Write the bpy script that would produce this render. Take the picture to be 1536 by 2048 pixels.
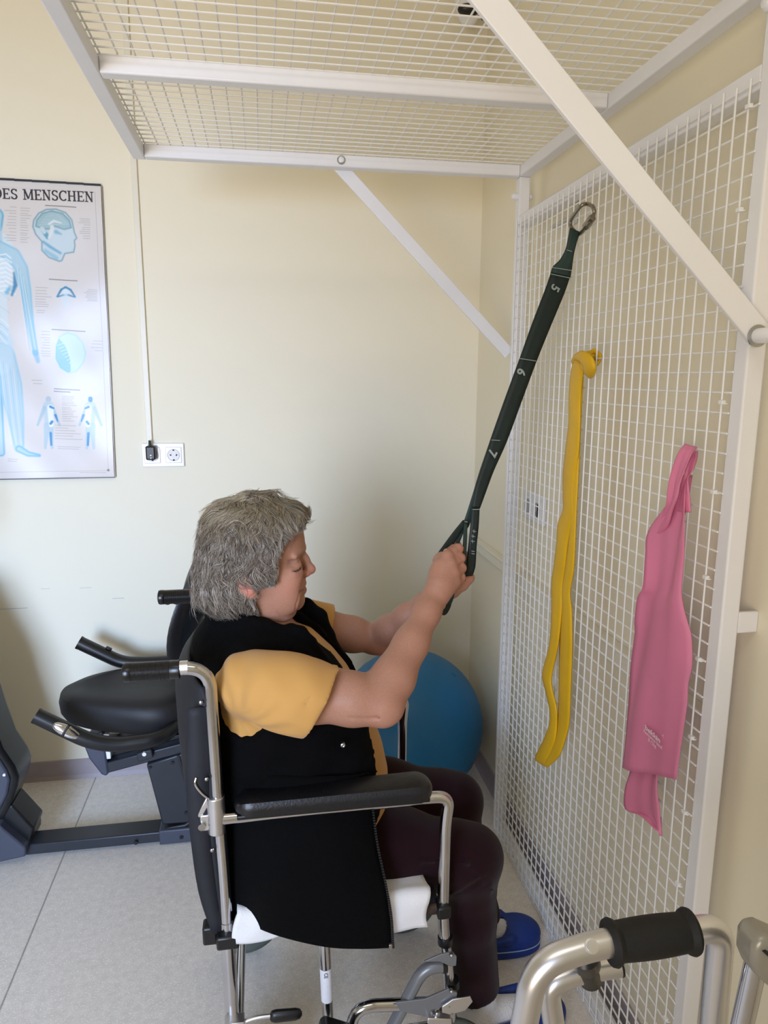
import bpy, math, random
import numpy as np
from mathutils import Vector, Matrix
random.seed(7); np.random.seed(7)
for _o in list(bpy.data.objects): bpy.data.objects.remove(_o)
scn = bpy.context.scene
COL = scn.collection

# ---------------------------------------------------------------- camera
F, PITCH, YAW, ROLL, CH = 1423.25, .186806, .168366, .004347, 1.41
def _axes():
    cp, sp, cy, sy = math.cos(PITCH), math.sin(PITCH), math.cos(YAW), math.sin(YAW)
    fw = np.array([sy*cp, cy*cp, -sp]); rt = np.array([cy, -sy, 0.]); up = np.cross(rt, fw)
    return (math.cos(ROLL)*rt + math.sin(ROLL)*up, -math.sin(ROLL)*rt + math.cos(ROLL)*up, fw)
CR, CU, CF = _axes()
cam_data = bpy.data.cameras.new('camera')
cam_data.sensor_fit = 'HORIZONTAL'; cam_data.sensor_width = 36.0
cam_data.lens = F*36.0/1536.0; cam_data.clip_start = .02; cam_data.clip_end = 60
cam = bpy.data.objects.new('camera', cam_data); COL.objects.link(cam)
_m = Matrix.Identity(4)
for i in range(3):
    _m[i][0], _m[i][1], _m[i][2] = CR[i], CU[i], -CF[i]
_m[2][3] = CH
cam.matrix_world = _m
scn.camera = cam

def at(px, py, Y=None, X=None, Z=None):
    """world point seen at photo pixel (px,py) at the real depth Y (or on plane X / height Z)"""
    d = CF + (px-768)/F*CR - (py-1024)/F*CU
    t = Y/d[1] if Y is not None else (X/d[0] if X is not None else (Z-CH)/d[2])
    p = t*d; p[2] += CH
    return p

# ---------------------------------------------------------------- world, lights, exposure
w = bpy.data.worlds.new('world'); scn.world = w; w.use_nodes = True
w.node_tree.nodes['Background'].inputs[0].default_value = (.80, .88, 1, 1)
w.node_tree.nodes['Background'].inputs[1].default_value = .6
def area(name, loc, target, sx, sy, power, col, spread=180):
    l = bpy.data.lights.new(name, 'AREA'); l.shape = 'RECTANGLE'; l.size = sx; l.size_y = sy
    l.energy = power; l.color = col; l.spread = math.radians(spread)
    o = bpy.data.objects.new(name, l); COL.objects.link(o); o.location = loc
    o.rotation_euler = (Vector(target)-Vector(loc)).to_track_quat('-Z', 'Y').to_euler()
    return o
# daylight through the big window behind the camera: cool sky light falls in downwards, warm light bounces up off the sunny ground outside
area('window_sky_light', (-1.22, -1.24, 1.42), (-.95, 2.45, .45), 1.0, .9, 23, (.36, .585, 1.0), 72)
area('window_ground_light', (-1.15, -1.22, 1.05), (-.5, 2.4, 2.0), 1.0, 1.3, 17, (1.0, .82, .60), 112)
# unseen soft fill added overhead behind the camera to lift the ambient light
area('overhead_fill', (-.3, -.3, 2.9), (-.3, -.29, 0), 1.4, .6, 9, (1.0, .96, .90))
scn.view_settings.view_transform = 'Standard'; scn.view_settings.look = 'None'
scn.view_settings.gamma = 1.0; scn.view_settings.use_curve_mapping = False
scn.view_settings.exposure = 0.0

# ---------------------------------------------------------------- materials
def lin(c):
    return tuple((v/255/12.92 if v/255 <= .04045 else ((v/255+.055)/1.055)**2.4) for v in c)
MATS = {}
def mat(name, rgb, rough=.5, metal=0., bump=None, var=None, speck=None, coat=0., sss=0., spec=.5, sheen=0., aniso=0.):
    """bump=(scale,strength) noise relief; var=(scale,amount) value noise; speck=(scale,rgb2,threshold)"""
    if name in MATS: return MATS[name]
    m = bpy.data.materials.new(name); m.use_nodes = True
    nt = m.node_tree; b = nt.nodes['Principled BSDF']
    c = lin(rgb)+(1,)
    b.inputs['Base Color'].default_value = c; b.inputs['Roughness'].default_value = rough
    b.inputs['Metallic'].default_value = metal; b.inputs['Coat Weight'].default_value = coat
    b.inputs['Specular IOR Level'].default_value = spec
    if sss:
        b.inputs['Subsurface Weight'].default_value = sss; b.inputs['Subsurface Scale'].default_value = .006
        b.inputs['Subsurface Radius'].default_value = (1, .35, .2)
    if sheen: b.inputs['Sheen Weight'].default_value = sheen
    tc = nt.nodes.new('ShaderNodeTexCoord')
    src = None
    if var:
        n = nt.nodes.new('ShaderNodeTexNoise'); n.inputs['Scale'].default_value = var[0]; n.inputs['Detail'].default_value = 4
        nt.links.new(tc.outputs['Object'], n.inputs['Vector'])
        r = nt.nodes.new('ShaderNodeValToRGB')
        r.color_ramp.elements[0].position = .3; r.color_ramp.elements[1].position = .7
        lo = tuple(v*(1-var[1]) for v in c[:3])+(1,); hi = tuple(min(1, v*(1+var[1])) for v in c[:3])+(1,)
        if len(var) > 2: lo = lin(var[2])+(1,); hi = c
        r.color_ramp.elements[0].color = lo; r.color_ramp.elements[1].color = hi
        nt.links.new(n.outputs['Fac'], r.inputs['Fac']); src = r.outputs['Color']
    if speck:
        v = nt.nodes.new('ShaderNodeTexNoise'); v.inputs['Scale'].default_value = speck[0]; v.inputs['Detail'].default_value = 1
        nt.links.new(tc.outputs['Object'], v.inputs['Vector'])
        r = nt.nodes.new('ShaderNodeValToRGB'); r.color_ramp.elements[0].position = speck[2]; r.color_ramp.elements[1].position = speck[2]+.05
        r.color_ramp.elements[0].color = (0, 0, 0, 1); r.color_ramp.elements[1].color = (1, 1, 1, 1)
        nt.links.new(v.outputs['Fac'], r.inputs['Fac'])
        mx = nt.nodes.new('ShaderNodeMix'); mx.data_type = 'RGBA'
        nt.links.new(r.outputs['Color'], mx.inputs['Factor'])
        if src: nt.links.new(src, mx.inputs['A'])
        else: mx.inputs['A'].default_value = c
        mx.inputs['B'].default_value = lin(speck[1])+(1,)
        src = mx.outputs['Result']
    if src: nt.links.new(src, b.inputs['Base Color'])
    if bump:
        n = nt.nodes.new('ShaderNodeTexNoise'); n.inputs['Scale'].default_value = bump[0]; n.inputs['Detail'].default_value = 3
        nt.links.new(tc.outputs['Object'], n.inputs['Vector'])
        bp = nt.nodes.new('ShaderNodeBump'); bp.inputs['Strength'].default_value = bump[1]; bp.inputs['Distance'].default_value = bump[2] if len(bump) > 2 else .002
        nt.links.new(n.outputs['Fac'], bp.inputs['Height']); nt.links.new(bp.outputs['Normal'], b.inputs['Normal'])
    MATS[name] = m
    return m
def vcol_mat(name, rough=.5, bump=None, spec=.5, coat=0., sss=0.):
    m = mat(name, (200, 200, 200), rough, bump=bump, spec=spec, coat=coat, sss=sss)
    nt = m.node_tree; a = nt.nodes.new('ShaderNodeVertexColor'); a.layer_name = 'Col'
    nt.links.new(a.outputs['Color'], nt.nodes['Principled BSDF'].inputs['Base Color'])
    return m

PAINT = mat('cream_wall_paint', (241, 233, 210), .62, bump=(160, .12, .001), var=(1.3, .02))
CEIL = mat('ceiling_paint', (240, 238, 228), .8, bump=(90, .1, .001))
FLOORM = mat('speckled_vinyl_floor', (228, 219, 208), .42, var=(55, .08), speck=(260, (248, 244, 238), .60), bump=(200, .05, .0006))
SEAM = mat('vinyl_seam', (170, 164, 158), .6, var=(60, .1))
SKIRT = mat('mauve_grey_skirting', (170, 158, 160), .45, var=(30, .04))
WHITE = mat('white_powder_coated_steel', (238, 238, 242), .38, bump=(260, .06, .0006), var=(9, .02))
WIREM = mat('white_coated_wire', (240, 240, 240), .35, var=(20, .02))
DUCT = mat('white_cable_duct_plastic', (236, 230, 212), .4, var=(8, .02))
PLATEW = mat('glossy_white_socket_plastic', (240, 240, 244), .18, var=(12, .01))
BLACKP = mat('black_plastic', (16, 16, 18), .38, bump=(300, .05, .0005), var=(40, .15))
BLACKG = mat('black_ribbed_rubber', (14, 14, 16), .30, var=(60, .2))
BLACKV = mat('black_vinyl_leather', (18, 18, 21), .36, bump=(220, .35, .0012), var=(30, .15))
CHROME = mat('chromed_steel', (205, 205, 210), .13, 1.0, bump=(60, .04, .0006), var=(18, .06))
ALU = mat('satin_silver_aluminium', (222, 222, 226), .33, 1.0, bump=(300, .03, .0004), var=(20, .04))
GREYT = mat('grey_painted_tube', (128, 130, 134), .35, .35, var=(20, .04))
BIKEG = mat('charcoal_bike_frame_paint', (42, 45, 52), .38, .1, bump=(260, .08, .0006), var=(20, .08))
BIKED = mat('dark_bike_plastic', (20, 22, 25), .35, bump=(240, .06, .0006), var=(20, .1))
BIKES = mat('silver_grey_bike_plastic', (70, 74, 88), .4, .1, var=(20, .05))
TYRE = mat('grey_green_tyre_rubber', (82, 90, 82), .7, var=(25, .12), bump=(120, .15, .001))
SEATV = mat('matte_black_seat_vinyl', (24, 24, 27), .55, bump=(300, .15, .0006), var=(30, .1))
SLING = mat('black_nylon_sling', (22, 23, 30), .7, bump=(500, .3, .0008), var=(12, .2))
BLUEB = mat('blue_ball_rubber', (22, 110, 165), .45, bump=(170, .2, .001), var=(5, .06))
BOLTM = mat('bolt_steel', (180, 180, 178), .3, 1.0, var=(30, .1))
SLOT = mat('dark_socket_hole', (24, 24, 26), .6, var=(30, .1))

# ---------------------------------------------------------------- mesh helpers
class MB:
    def __init__(s): s.v = []; s.f = []; s.mi = []; s.cm = 0
    def add(s, v, f):
        n = len(s.v); s.v += [tuple(map(float, p)) for p in v]
        s.f += [tuple(i+n for i in q) for q in f]; s.mi += [s.cm]*len(f); return s
    def box(s, c, d, rot=None):
        v = [Vector((x*d[0]/2, y*d[1]/2, z*d[2]/2)) for x in (-1, 1) for y in (-1, 1) for z in (-1, 1)]
        if rot is not None: v = [rot @ p for p in v]
        c = Vector(c)
        return s.add([p+c for p in v], [(0, 1, 3, 2), (4, 6, 7, 5), (0, 4, 5, 1), (2, 3, 7, 6), (0, 2, 6, 4), (1, 5, 7, 3)])
    def bx(s, x0, x1, y0, y1, z0, z1):
        return s.box(((x0+x1)/2, (y0+y1)/2, (z0+z1)/2), (abs(x1-x0), abs(y1-y0), abs(z1-z0)))
    def tube(s, path, r, seg=16, caps=True, sq=None):
        P = [Vector(p) for p in path]; n = len(P)
        rr = r if isinstance(r, (list, tuple, np.ndarray)) else [r]*n
        V = []; up = None
        for i in range(n):
            t = (P[min(i+1, n-1)]-P[max(i-1, 0)]).normalized()
            if up is None: up = Vector((0, 0, 1)) if abs(t.z) < .9 else Vector((0, 1, 0))
            a = up - t*up.dot(t)
            if a.length < 1e-6: a = t.orthogonal()
            a.normalize(); up = a; b = t.cross(a)
            for k in range(seg):
                th = 2*math.pi*k/seg
                ra, rb = (rr[i], rr[i]) if sq is None else (rr[i]*sq[0], rr[i]*sq[1])
                V.append(P[i]+a*math.cos(th)*ra+b*math.sin(th)*rb)
        Fc = []
        for i in range(n-1):
            for k in range(seg):
                k2 = (k+1) % seg
                Fc.append((i*seg+k, i*seg+k2, (i+1)*seg+k2, (i+1)*seg+k))
        if caps: Fc.append(tuple(range(seg-1, -1, -1))); Fc.append(tuple((n-1)*seg+k for k in range(seg)))
        return s.add(V, Fc)
    def cyl(s, a, b, r, seg=16, r2=None): return s.tube([a, b], [r, r2 if r2 is not None else r], seg)
    def lathe(s, c, axis, prof, seg=24):
        """prof: list of (radius, along)"""
        ax = Vector(axis).normalized(); a = ax.orthogonal().normalized(); b = ax.cross(a); c = Vector(c)
        V = []; Fc = []
        for (r, h) in prof:
            for k in range(seg):
                th = 2*math.pi*k/seg; V.append(c+ax*h+(a*math.cos(th)+b*math.sin(th))*max(r, 1e-5))
        for i in range(len(prof)-1):
            for k in range(seg):
                k2 = (k+1) % seg; Fc.append((i*seg+k, i*seg+k2, (i+1)*seg+k2, (i+1)*seg+k))
        Fc.append(tuple(range(seg-1, -1, -1))); Fc.append(tuple((len(prof)-1)*seg+k for k in range(seg)))
        return s.add(V, Fc)
    def sphere(s, c, r, seg=20, rings=12, sc=(1, 1, 1), rot=None):
        V = []; Fc = []
        for i in range(rings+1):
            ph = math.pi*i/rings
            for k in range(seg):
                th = 2*math.pi*k/seg
                p = Vector((r*sc[0]*math.sin(ph)*math.cos(th), r*sc[1]*math.sin(ph)*math.sin(th), r*sc[2]*math.cos(ph)))
                if rot is not None: p = rot @ p
                V.append(p+Vector(c))
        for i in range(rings):
            for k in range(seg):
                k2 = (k+1) % seg; Fc.append((i*seg+k, (i+1)*seg+k, (i+1)*seg+k2, i*seg+k2))
        return s.add(V, Fc)
    def prism(s, pts, y0, y1, axis='y'):
        n = len(pts)
        def q(p, y): return (p[0], y, p[1]) if axis == 'y' else ((y, p[0], p[1]) if axis == 'x' else (p[0], p[1], y))
        V = [q(p, y0) for p in pts]+[q(p, y1) for p in pts]
        Fc = [tuple(range(n)), tuple(range(2*n-1, n-1, -1))]+[(i, n+i, n+(i+1) % n, (i+1) % n) for i in range(n)]
        return s.add(V, Fc)
def arc_path(pts, rad, n=8):
    """polyline with rounded corners"""
    P = [Vector(p) for p in pts]; out = [P[0]]
    rads = rad if isinstance(rad, (list, tuple)) else [rad]*len(P)
    for i in range(1, len(P)-1):
        a, b, c = P[i-1], P[i], P[i+1]; r = min(rads[i], (a-b).length*(.95 if i == 1 else .48), (c-b).length*(.95 if i == len(P)-2 else .48))
        p0 = b+(a-b).normalized()*r; p1 = b+(c-b).normalized()*r
        for k in range(n+1):
            t = k/n; out.append(p0*(1-t)**2+b*2*t*(1-t)+p1*t*t)
    out.append(P[-1]); return out
def catmull(P, n=6):
    P = [np.array(p, float) for p in P]; Q = [2*P[0]-P[1]]+P+[2*P[-1]-P[-2]]; out = []
    for i in range(1, len(Q)-2):
        for k in range(n):
            t = k/n; a, b, c, d = Q[i-1], Q[i], Q[i+1], Q[i+2]
            out.append(.5*((2*b)+(-a+c)*t+(2*a-5*b+4*c-d)*t*t+(-a+3*b-3*c+d)*t**3))
    out.append(P[-1]); return out
def props(o, label=None, cat=None, group=None, kind=None):
    if label: o['label'] = label
    if cat: o['category'] = cat
    if group: o['group'] = group
    if kind: o['kind'] = kind
    return o
def obj(name, mb, m, parent=None, smooth=True, bevel=0., label=None, kind=None, weld=False, sub=0, solid=0., bseg=2, solid_off=0.):
    if isinstance(mb, MB):
        me = bpy.data.meshes.new(name); me.from_pydata(mb.v, [], mb.f); me.update()
        ms = m if isinstance(m, (list, tuple)) else [m]
        for x in ms: me.materials.append(x)
        if len(ms) > 1: me.polygons.foreach_set('material_index', mb.mi)
    else:
        me = mb
        if not me.materials:
            for x in (m if isinstance(m, (list, tuple)) else [m]): me.materials.append(x)
    o = bpy.data.objects.new(name, me); COL.objects.link(o)
    if smooth:
        me.polygons.foreach_set('use_smooth', [True]*len(me.polygons))
        try: me.set_sharp_from_angle(angle=math.radians(38))
        except Exception: pass
    if parent is not None: o.parent = parent
    if solid:
        md = o.modifiers.new('solid', 'SOLIDIFY'); md.thickness = solid; md.offset = solid_off
    if sub:
        md = o.modifiers.new('sub', 'SUBSURF'); md.levels = sub; md.render_levels = sub
    if bevel:
        md = o.modifiers.new('bevel', 'BEVEL'); md.width = bevel; md.segments = bseg; md.limit_method = 'ANGLE'
        md.angle_limit = math.radians(40)
    if label: o['label'] = label
    if kind: o['kind'] = kind
    return o
def thing(name, label, cat, loc=(0, 0, 0), group=None):
    o = bpy.data.objects.new(name, None); COL.objects.link(o); o.empty_display_size = .05
    # parts are built in world coordinates, so the empty's base location is compensated on each child
    o.location = loc
    return props(o, label, cat, group)
def fix_children():
    """parts were modelled in world coordinates: cancel the offset of the parent empties"""
    for o in bpy.data.objects:
        if o.parent is not None and o.parent.type == 'EMPTY' and o.parent.parent is None:
            o.location = Vector(o.location)-Vector(o.parent.location)
def sheet_mesh(rows, n=5, m=1):
    """rows of points across a strip, smoothed along its length"""
    K = len(rows[0]); cols = [catmull([r[k] for r in rows], n) for k in range(K)]
    if m > 1:
        rr = [catmull([cols[k][i] for k in range(K)], m) for i in range(len(cols[0]))]
    else: rr = [[cols[k][i] for k in range(K)] for i in range(len(cols[0]))]
    mb = MB(); K = len(rr[0]); V = [p for r in rr for p in r]
    Fc = [(i*K+k, i*K+k+1, (i+1)*K+k+1, (i+1)*K+k) for i in range(len(rr)-1) for k in range(K-1)]
    return mb.add(V, Fc)
def text_mesh(s, size, align='CENTER', bold=0.):
    cu = bpy.data.curves.new('lettering', 'FONT'); cu.body = s; cu.size = size; cu.align_x = align; cu.align_y = 'CENTER'
    cu.extrude = size*.01; cu.resolution_u = 3; cu.offset = bold*size
    o = bpy.data.objects.new('lettering', cu); COL.objects.link(o)
    dg = bpy.context.evaluated_depsgraph_get(); dg.update()
    me = bpy.data.meshes.new_from_object(o.evaluated_get(dg))
    bpy.data.objects.remove(o); return me
def place_text(name, s, size, m, parent, origin, xdir, ydir, label=None, off=.0008, sx=1.0, bold=0.):
    me = text_mesh(s, size, bold=bold)
    X = Vector(xdir).normalized(); Y = Vector(ydir).normalized(); Z = X.cross(Y).normalized(); Y = Z.cross(X)
    M = Matrix((( X.x*sx, Y.x, Z.x, origin[0]+Z.x*off), (X.y*sx, Y.y, Z.y, origin[1]+Z.y*off), (X.z*sx, Y.z, Z.z, origin[2]+Z.z*off), (0, 0, 0, 1)))
    me.transform(M); me.materials.clear(); me.materials.append(m)
    return obj(name, me, m, parent, smooth=False, label=label)
# ================================================================ THE ROOM
WX, WY, LX, FY, CZ = .755, 2.478, -3.0, -1.3, 2.95
def struct(name, mb, m, **k):
    o = obj(name, mb, m, **k); o['kind'] = 'structure'; return o
fl = struct('floor', MB().bx(LX-.1, WX+.1, FY-.1, WY+.1, -.12, 0), FLOORM, smooth=False)
sm = MB()
P0, P1 = at(192, 1553, Z=0), at(0, 2020, Z=0)
sm.bx((P0[0]+P1[0])/2-.0018, (P0[0]+P1[0])/2+.0018, FY, WY, -.001, .0007)
sm2 = MB(); sm2.bx(LX, WX, -.35-.0018, -.35+.0018, -.001, .0007)
obj('floor_seam', sm, SEAM, fl, smooth=False); obj('floor_seam', sm2, SEAM, fl, smooth=False)
struct('ceiling', MB().bx(LX-.1, WX+.1, FY-.1, WY+.1, CZ, CZ+.12), CEIL, smooth=False)
wb = struct('wall_back', MB().bx(LX-.1, WX+.1, WY, WY+.12, 0, CZ), PAINT, smooth=False)
struct('wall_right', MB().bx(WX, WX+.12, FY, WY, 0, CZ), PAINT, smooth=False)
struct('wall_left', MB().bx(LX-.12, LX, FY, WY, 0, CZ), PAINT, smooth=False)
# wall behind the camera with the balcony window opening
wf = MB(); wx0, wx1, wz0, wz1 = -1.95, -.45, .15, 2.2
wf.bx(LX-.1, wx0, FY-.12, FY, 0, CZ); wf.bx(wx1, WX+.1, FY-.12, FY, 0, CZ)
wf.bx(wx0, wx1, FY-.12, FY, 0, wz0); wf.bx(wx0, wx1, FY-.12, FY, wz1, CZ)
struct('wall_front', wf, PAINT, smooth=False)
wn = MB()
for a, b, c, d in ((wx0, wx0+.06, wz0, wz1), (wx1-.06, wx1, wz0, wz1), ((wx0+wx1)/2-.04, (wx0+wx1)/2+.04, wz0, wz1), (wx0, wx1, wz0, wz0+.06), (wx0, wx1, wz1-.06, wz1)):
    wn.bx(a, b, FY-.09, FY-.03, c, d)
struct('window_1', wn, DUCT, smooth=False, bevel=.004)
# skirting: coved vinyl strips
def skirt(name, horizontal):
    pr = [(0, 0), (.014, 0), (.006, .012), (.005, .068), (0, .07)]
    mb = MB()
    if horizontal: mb.prism([(WY-a, b) for a, b in pr], LX, WX, 'x')
    else: mb.prism([(WX-a, b) for a, b in pr], FY, WY, 'y')
    return struct(name, mb, SKIRT, smooth=False)
skirt('baseboard_back', True); skirt('baseboard_right', False)
mb = MB(); mb.prism([(LX, 0), (LX+.014, 0), (LX+.005, .07), (LX, .07)], FY, WY, 'y'); struct('baseboard_left', mb, SKIRT, smooth=False)
# scuff marks scratched into the back wall (shallow grooves' dirt)
SCUFF = mat('wall_scuff_mark', (182, 184, 184), .8, var=(60, .1))
for (x0, y0, x1, y1, t) in ((0, 1218, 55, 1216, .0016), (160, 1176, 183, 1175, .001), (225, 1197, 248, 1196, .0016), (82, 1178, 100, 1177, .0008)):
    a, b = at(x0, y0, Y=WY), at(x1, y1, Y=WY)
    m_ = MB(); m_.box((a+b)/2+np.array([0, -.0003, 0]), (abs(b[0]-a[0]), .0008, t)); obj('scuff_mark', m_, SCUFF, wb, smooth=False)

# cable duct down the back wall
dx = -.3735
o = obj('cable_duct', MB().bx(dx-.009, dx+.009, WY-.011, WY, at(300, 888, Y=WY)[2]-.002, CZ), DUCT, bevel=.0015)
props(o, 'slim white cable duct running straight down the back wall to the socket', 'cable duct')
o = obj('cable_duct', MB().bx(WX-.022, WX, 1.0, WY, .808, .842).bx(WX-.026, WX, 1.0, WY, .838, .846), DUCT, bevel=.002)
props(o, 'wide white cable duct running level along the right wall behind the mesh', 'cable duct')

# double socket
sA = at(283, 888, Y=WY); sB = at(370, 931, Y=WY); cx, cz = (sA[0]+sB[0])/2, (sA[2]+sB[2])/2
T = thing('wall_socket', 'white double wall socket beside the poster, black adapter in its left half', 'socket', (cx, WY, cz))
hw, hh = (sB[0]-sA[0])/2, .040
obj('cover_frame', MB().bx(cx-hw, cx+hw, WY-.009, WY, cz-hh, cz+hh), PLATEW, T, bevel=.003)
for sx in (-1, 1):
    c = cx+sx*hw*.5
    pl = obj('socket_insert', MB().bx(c-.026, c+.026, WY-.012, WY-.008, cz-.027, cz+.027), PLATEW, T, bevel=.002)
    rg = MB(); rg.lathe((c, WY-.012, cz), (0, -1, 0), [(.0185, 0), (.0205, 0), (.0205, .0012), (.0185, .0012), (.0180, -.0015), (0, -.0015)], 28)
    obj('round_recess', rg, mat('socket_recess_grey', (176, 178, 184), .3, var=(20, .02)), pl)
    hs = MB()
    for hx in (-.0095, .0095): hs.cyl((c+hx, WY-.0142, cz), (c+hx, WY-.010, cz), .0025, 12)
    hs.box((c, WY-.0135, cz+.0165), (.005, .003, .004)); hs.box((c, WY-.0135, cz-.0165), (.005, .003, .004))
    obj('contact_hole', hs, SLOT, pl)
c = at(302, 905, Y=WY-.03)
T = thing('plug_adapter', 'small black plug adapter pushed into the left half of the socket', 'adapter', (c[0], WY-.02, c[2]))
obj('housing', MB().bx(c[0]-.0155, c[0]+.0155, WY-.045, WY-.013, c[2]-.024, c[2]+.022), BLACKP, T, bevel=.005, bseg=3)
obj('cable_boot', MB().tube([(c[0]-.002, WY-.03, c[2]+.02), (c[0]-.003, WY-.028, c[2]+.040)], [.005, .0035], 10), BLACKP, T)
dm = MB()
for k in (0, 1): dm.cyl((c[0]+.001, WY-.0462, c[2]-.008-k*.009), (c[0]+.001, WY-.044, c[2]-.008-k*.009), .0018 if k else .0022, 10)
obj('indicator_lens', dm, PLATEW, T)

# socket and small box on the right wall seen through the mesh
a, b = at(1074, 1005, X=WX), at(1101, 1040, X=WX); cy, cz = (a[1]+b[1])/2, (a[2]+b[2])/2
T = thing('wall_socket', 'white double wall socket on the right wall behind the mesh', 'socket', (WX, cy, cz))
obj('cover_frame', MB().bx(WX-.009, WX, cy-.02, cy+.13, cz-.04, cz+.04), PLATEW, T, bevel=.003)
for k in (0, 1):
    c_ = cy+.018+k*.072
    pl = obj('socket_insert', MB().bx(WX-.012, WX-.008, c_-.026, c_+.026, cz-.027, cz+.027), PLATEW, T, bevel=.002)
    rg = MB(); rg.lathe((WX-.012, c_, cz), (-1, 0, 0), [(.0185, 0), (.0205, 0), (.0205, .0012), (.0185, .0012), (.018, -.0015), (0, -.0015)], 28)
    obj('round_recess', rg, MATS['socket_recess_grey'], pl)
o = obj('switch_slot', MB().bx(WX-.014, WX-.010, cy+.010, cy+.016, cz-.022, cz+.016), SLOT, T, smooth=False)
a = at(1150, 432, X=WX); T = thing('wall_bracket', 'small grey bracket on the right wall just under the panel top', 'bracket', (WX, a[1], a[2]))
BRM = mat('pale_grey_bracket_plastic', (206, 204, 198), .4, var=(12, .02))
obj('arm', MB().bx(WX-.022, WX-.0, a[1]-.02, a[1]+.10, a[2]-.010, a[2]-.004), BRM, T, bevel=.002)
obj('plate', MB().bx(WX-.006, WX, a[1]-.02, a[1]+.005, a[2]-.02, a[2]+.035), BRM, T, bevel=.002)

# corner surveillance device high above the cage
c = at(936, 26, Y=2.37)
T = thing('wall_camera', 'white and black smart camera high in the corner above the roof mesh', 'camera', tuple(c))
hb = MB(); hb.sphere((c[0]+.005, c[1]+.01, c[2]+.055), .046, 24, 16, (1, .85, 1.95)); obj('body', hb, PLATEW, T)
fb = MB(); fb.sphere((c[0]-.004, c[1]-.018, c[2]+.0), .031, 20, 12, (1.1, .7, .55)); obj('lens_visor', fb, BLACKP, T)
lb = MB(); lb.lathe((c[0]+.002, c[1]-.045, c[2]+.066), (0, -1, -.35), [(.0001, -.004), (.010, -.004), (.010, .004), (.007, .006), (.0001, .006)], 20); obj('lens', lb, BLACKP, T)
ld = MB()
LEDM = mat('blue_status_light', (120, 170, 255), .4, var=(9, .01)); _b = LEDM.node_tree.nodes['Principled BSDF']
_b.inputs['Emission Color'].default_value = (.25, .5, 1, 1); _b.inputs['Emission Strength'].default_value = 3
for k in range(3): ld.sphere((c[0]+.003, c[1]-.036, c[2]+.032+k*.008), .0022, 10, 6)
obj('status_light', ld, LEDM, T)
wh = MB(); th = np.linspace(0, 2*math.pi, 21)
wh.tube([(c[0]+.052+.017*math.cos(t), c[1]-.01, c[2]-.004+.017*math.sin(t)) for t in th], .0026, 8, caps=False); obj('mount_ring', wh, BLACKP, T)
obj('wall_mount', MB().cyl((c[0]+.02, c[1]+.02, c[2]+.05), (c[0]+.055, WY, c[2]+.06), .012, 14), PLATEW, T)

# ================================================================ POSTER
pz1, pz0, px1, px0 = 1.996, 1.080, -.480, -1.185
T = thing('anatomy_poster', 'laminated anatomy poster headed DES MENSCHEN on the back wall', 'poster', ((px0+px1)/2, WY, pz0))
PW, PH, ST = .70, .916, .0016
nu, nv = int(PW/ST), int(PH/ST)
U, V_ = np.meshgrid(np.linspace(0, PW, nu+1), np.linspace(0, PH, nv+1))
img = np.ones(U.shape+(3,))*np.array([222, 216, 212.])
# poster drawing works in photo-derived poster coordinates (u leftward from right edge, v down)
def uv(px, py):
    p = at(px, py, Y=WY-.01); v = pz1-p[2]; return (px1+.005-.017*v/.92-p[0], v)
def seg_d(a, b):
    ax, ay = a; bx, by = b; dx, dy = bx-ax, by-ay; L = dx*dx+dy*dy+1e-12
    t = np.clip(((U-ax)*dx+(V_-ay)*dy)/L, 0, 1); return np.hypot(U-ax-t*dx, V_-ay-t*dy)
def paint(mask, col, a=1.):
    k = np.clip(mask, 0, 1)[..., None]*a; img[:] = img*(1-k)+np.array(col, float)*k
def limb(pts, rads, col, a, soft=.004, edge=None):
    d = np.full(U.shape, 9.)
    for i in range(len(pts)-1):
        A, B = uv(*pts[i]), uv(*pts[i+1]); ax, ay = A; bx, by = B; dx, dy = bx-ax, by-ay
        t = np.clip(((U-ax)*dx+(V_-ay)*dy)/(dx*dx+dy*dy+1e-12), 0, 1)
        d = np.minimum(d, np.hypot(U-ax-t*dx, V_-ay-t*dy)-(rads[i]*(1-t)+rads[i+1]*t))
    paint(np.clip(.5-d/soft, 0, 1), col, a)
    if edge is not None: paint(np.exp(-((d+.003)/.0028)**2), edge, .75)
    return d
def poly(pts, col, a=1., soft=.0022, edge=None):
    q = [uv(*p) for p in pts]; inside = np.zeros(U.shape, bool); d = np.full(U.shape, 9.)
    for i in range(len(q)):
        (x0, y0), (x1, y1) = q[i], q[(i+1) % len(q)]
        c = ((y0 > V_) != (y1 > V_)) & (U < (x1-x0)*(V_-y0)/(y1-y0+1e-12)+x0); inside ^= c
        d = np.minimum(d, seg_d(q[i], q[(i+1) % len(q)]))
    s = np.where(inside, -d, d); paint(np.clip(.5-s/soft, 0, 1), col, a)
    if edge is not None: paint(np.exp(-((s+.002)/.0022)**2), edge, .8)
    return s
def line(p, q, col, wd=.0012, a=.8): paint(np.clip(1.2-seg_d(uv(*p), uv(*q))/wd, 0, 1), col, a)
LB, MBL, DB, PALE = (168, 205, 220), (92, 170, 205), (40, 120, 170), (214, 228, 232)
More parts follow.
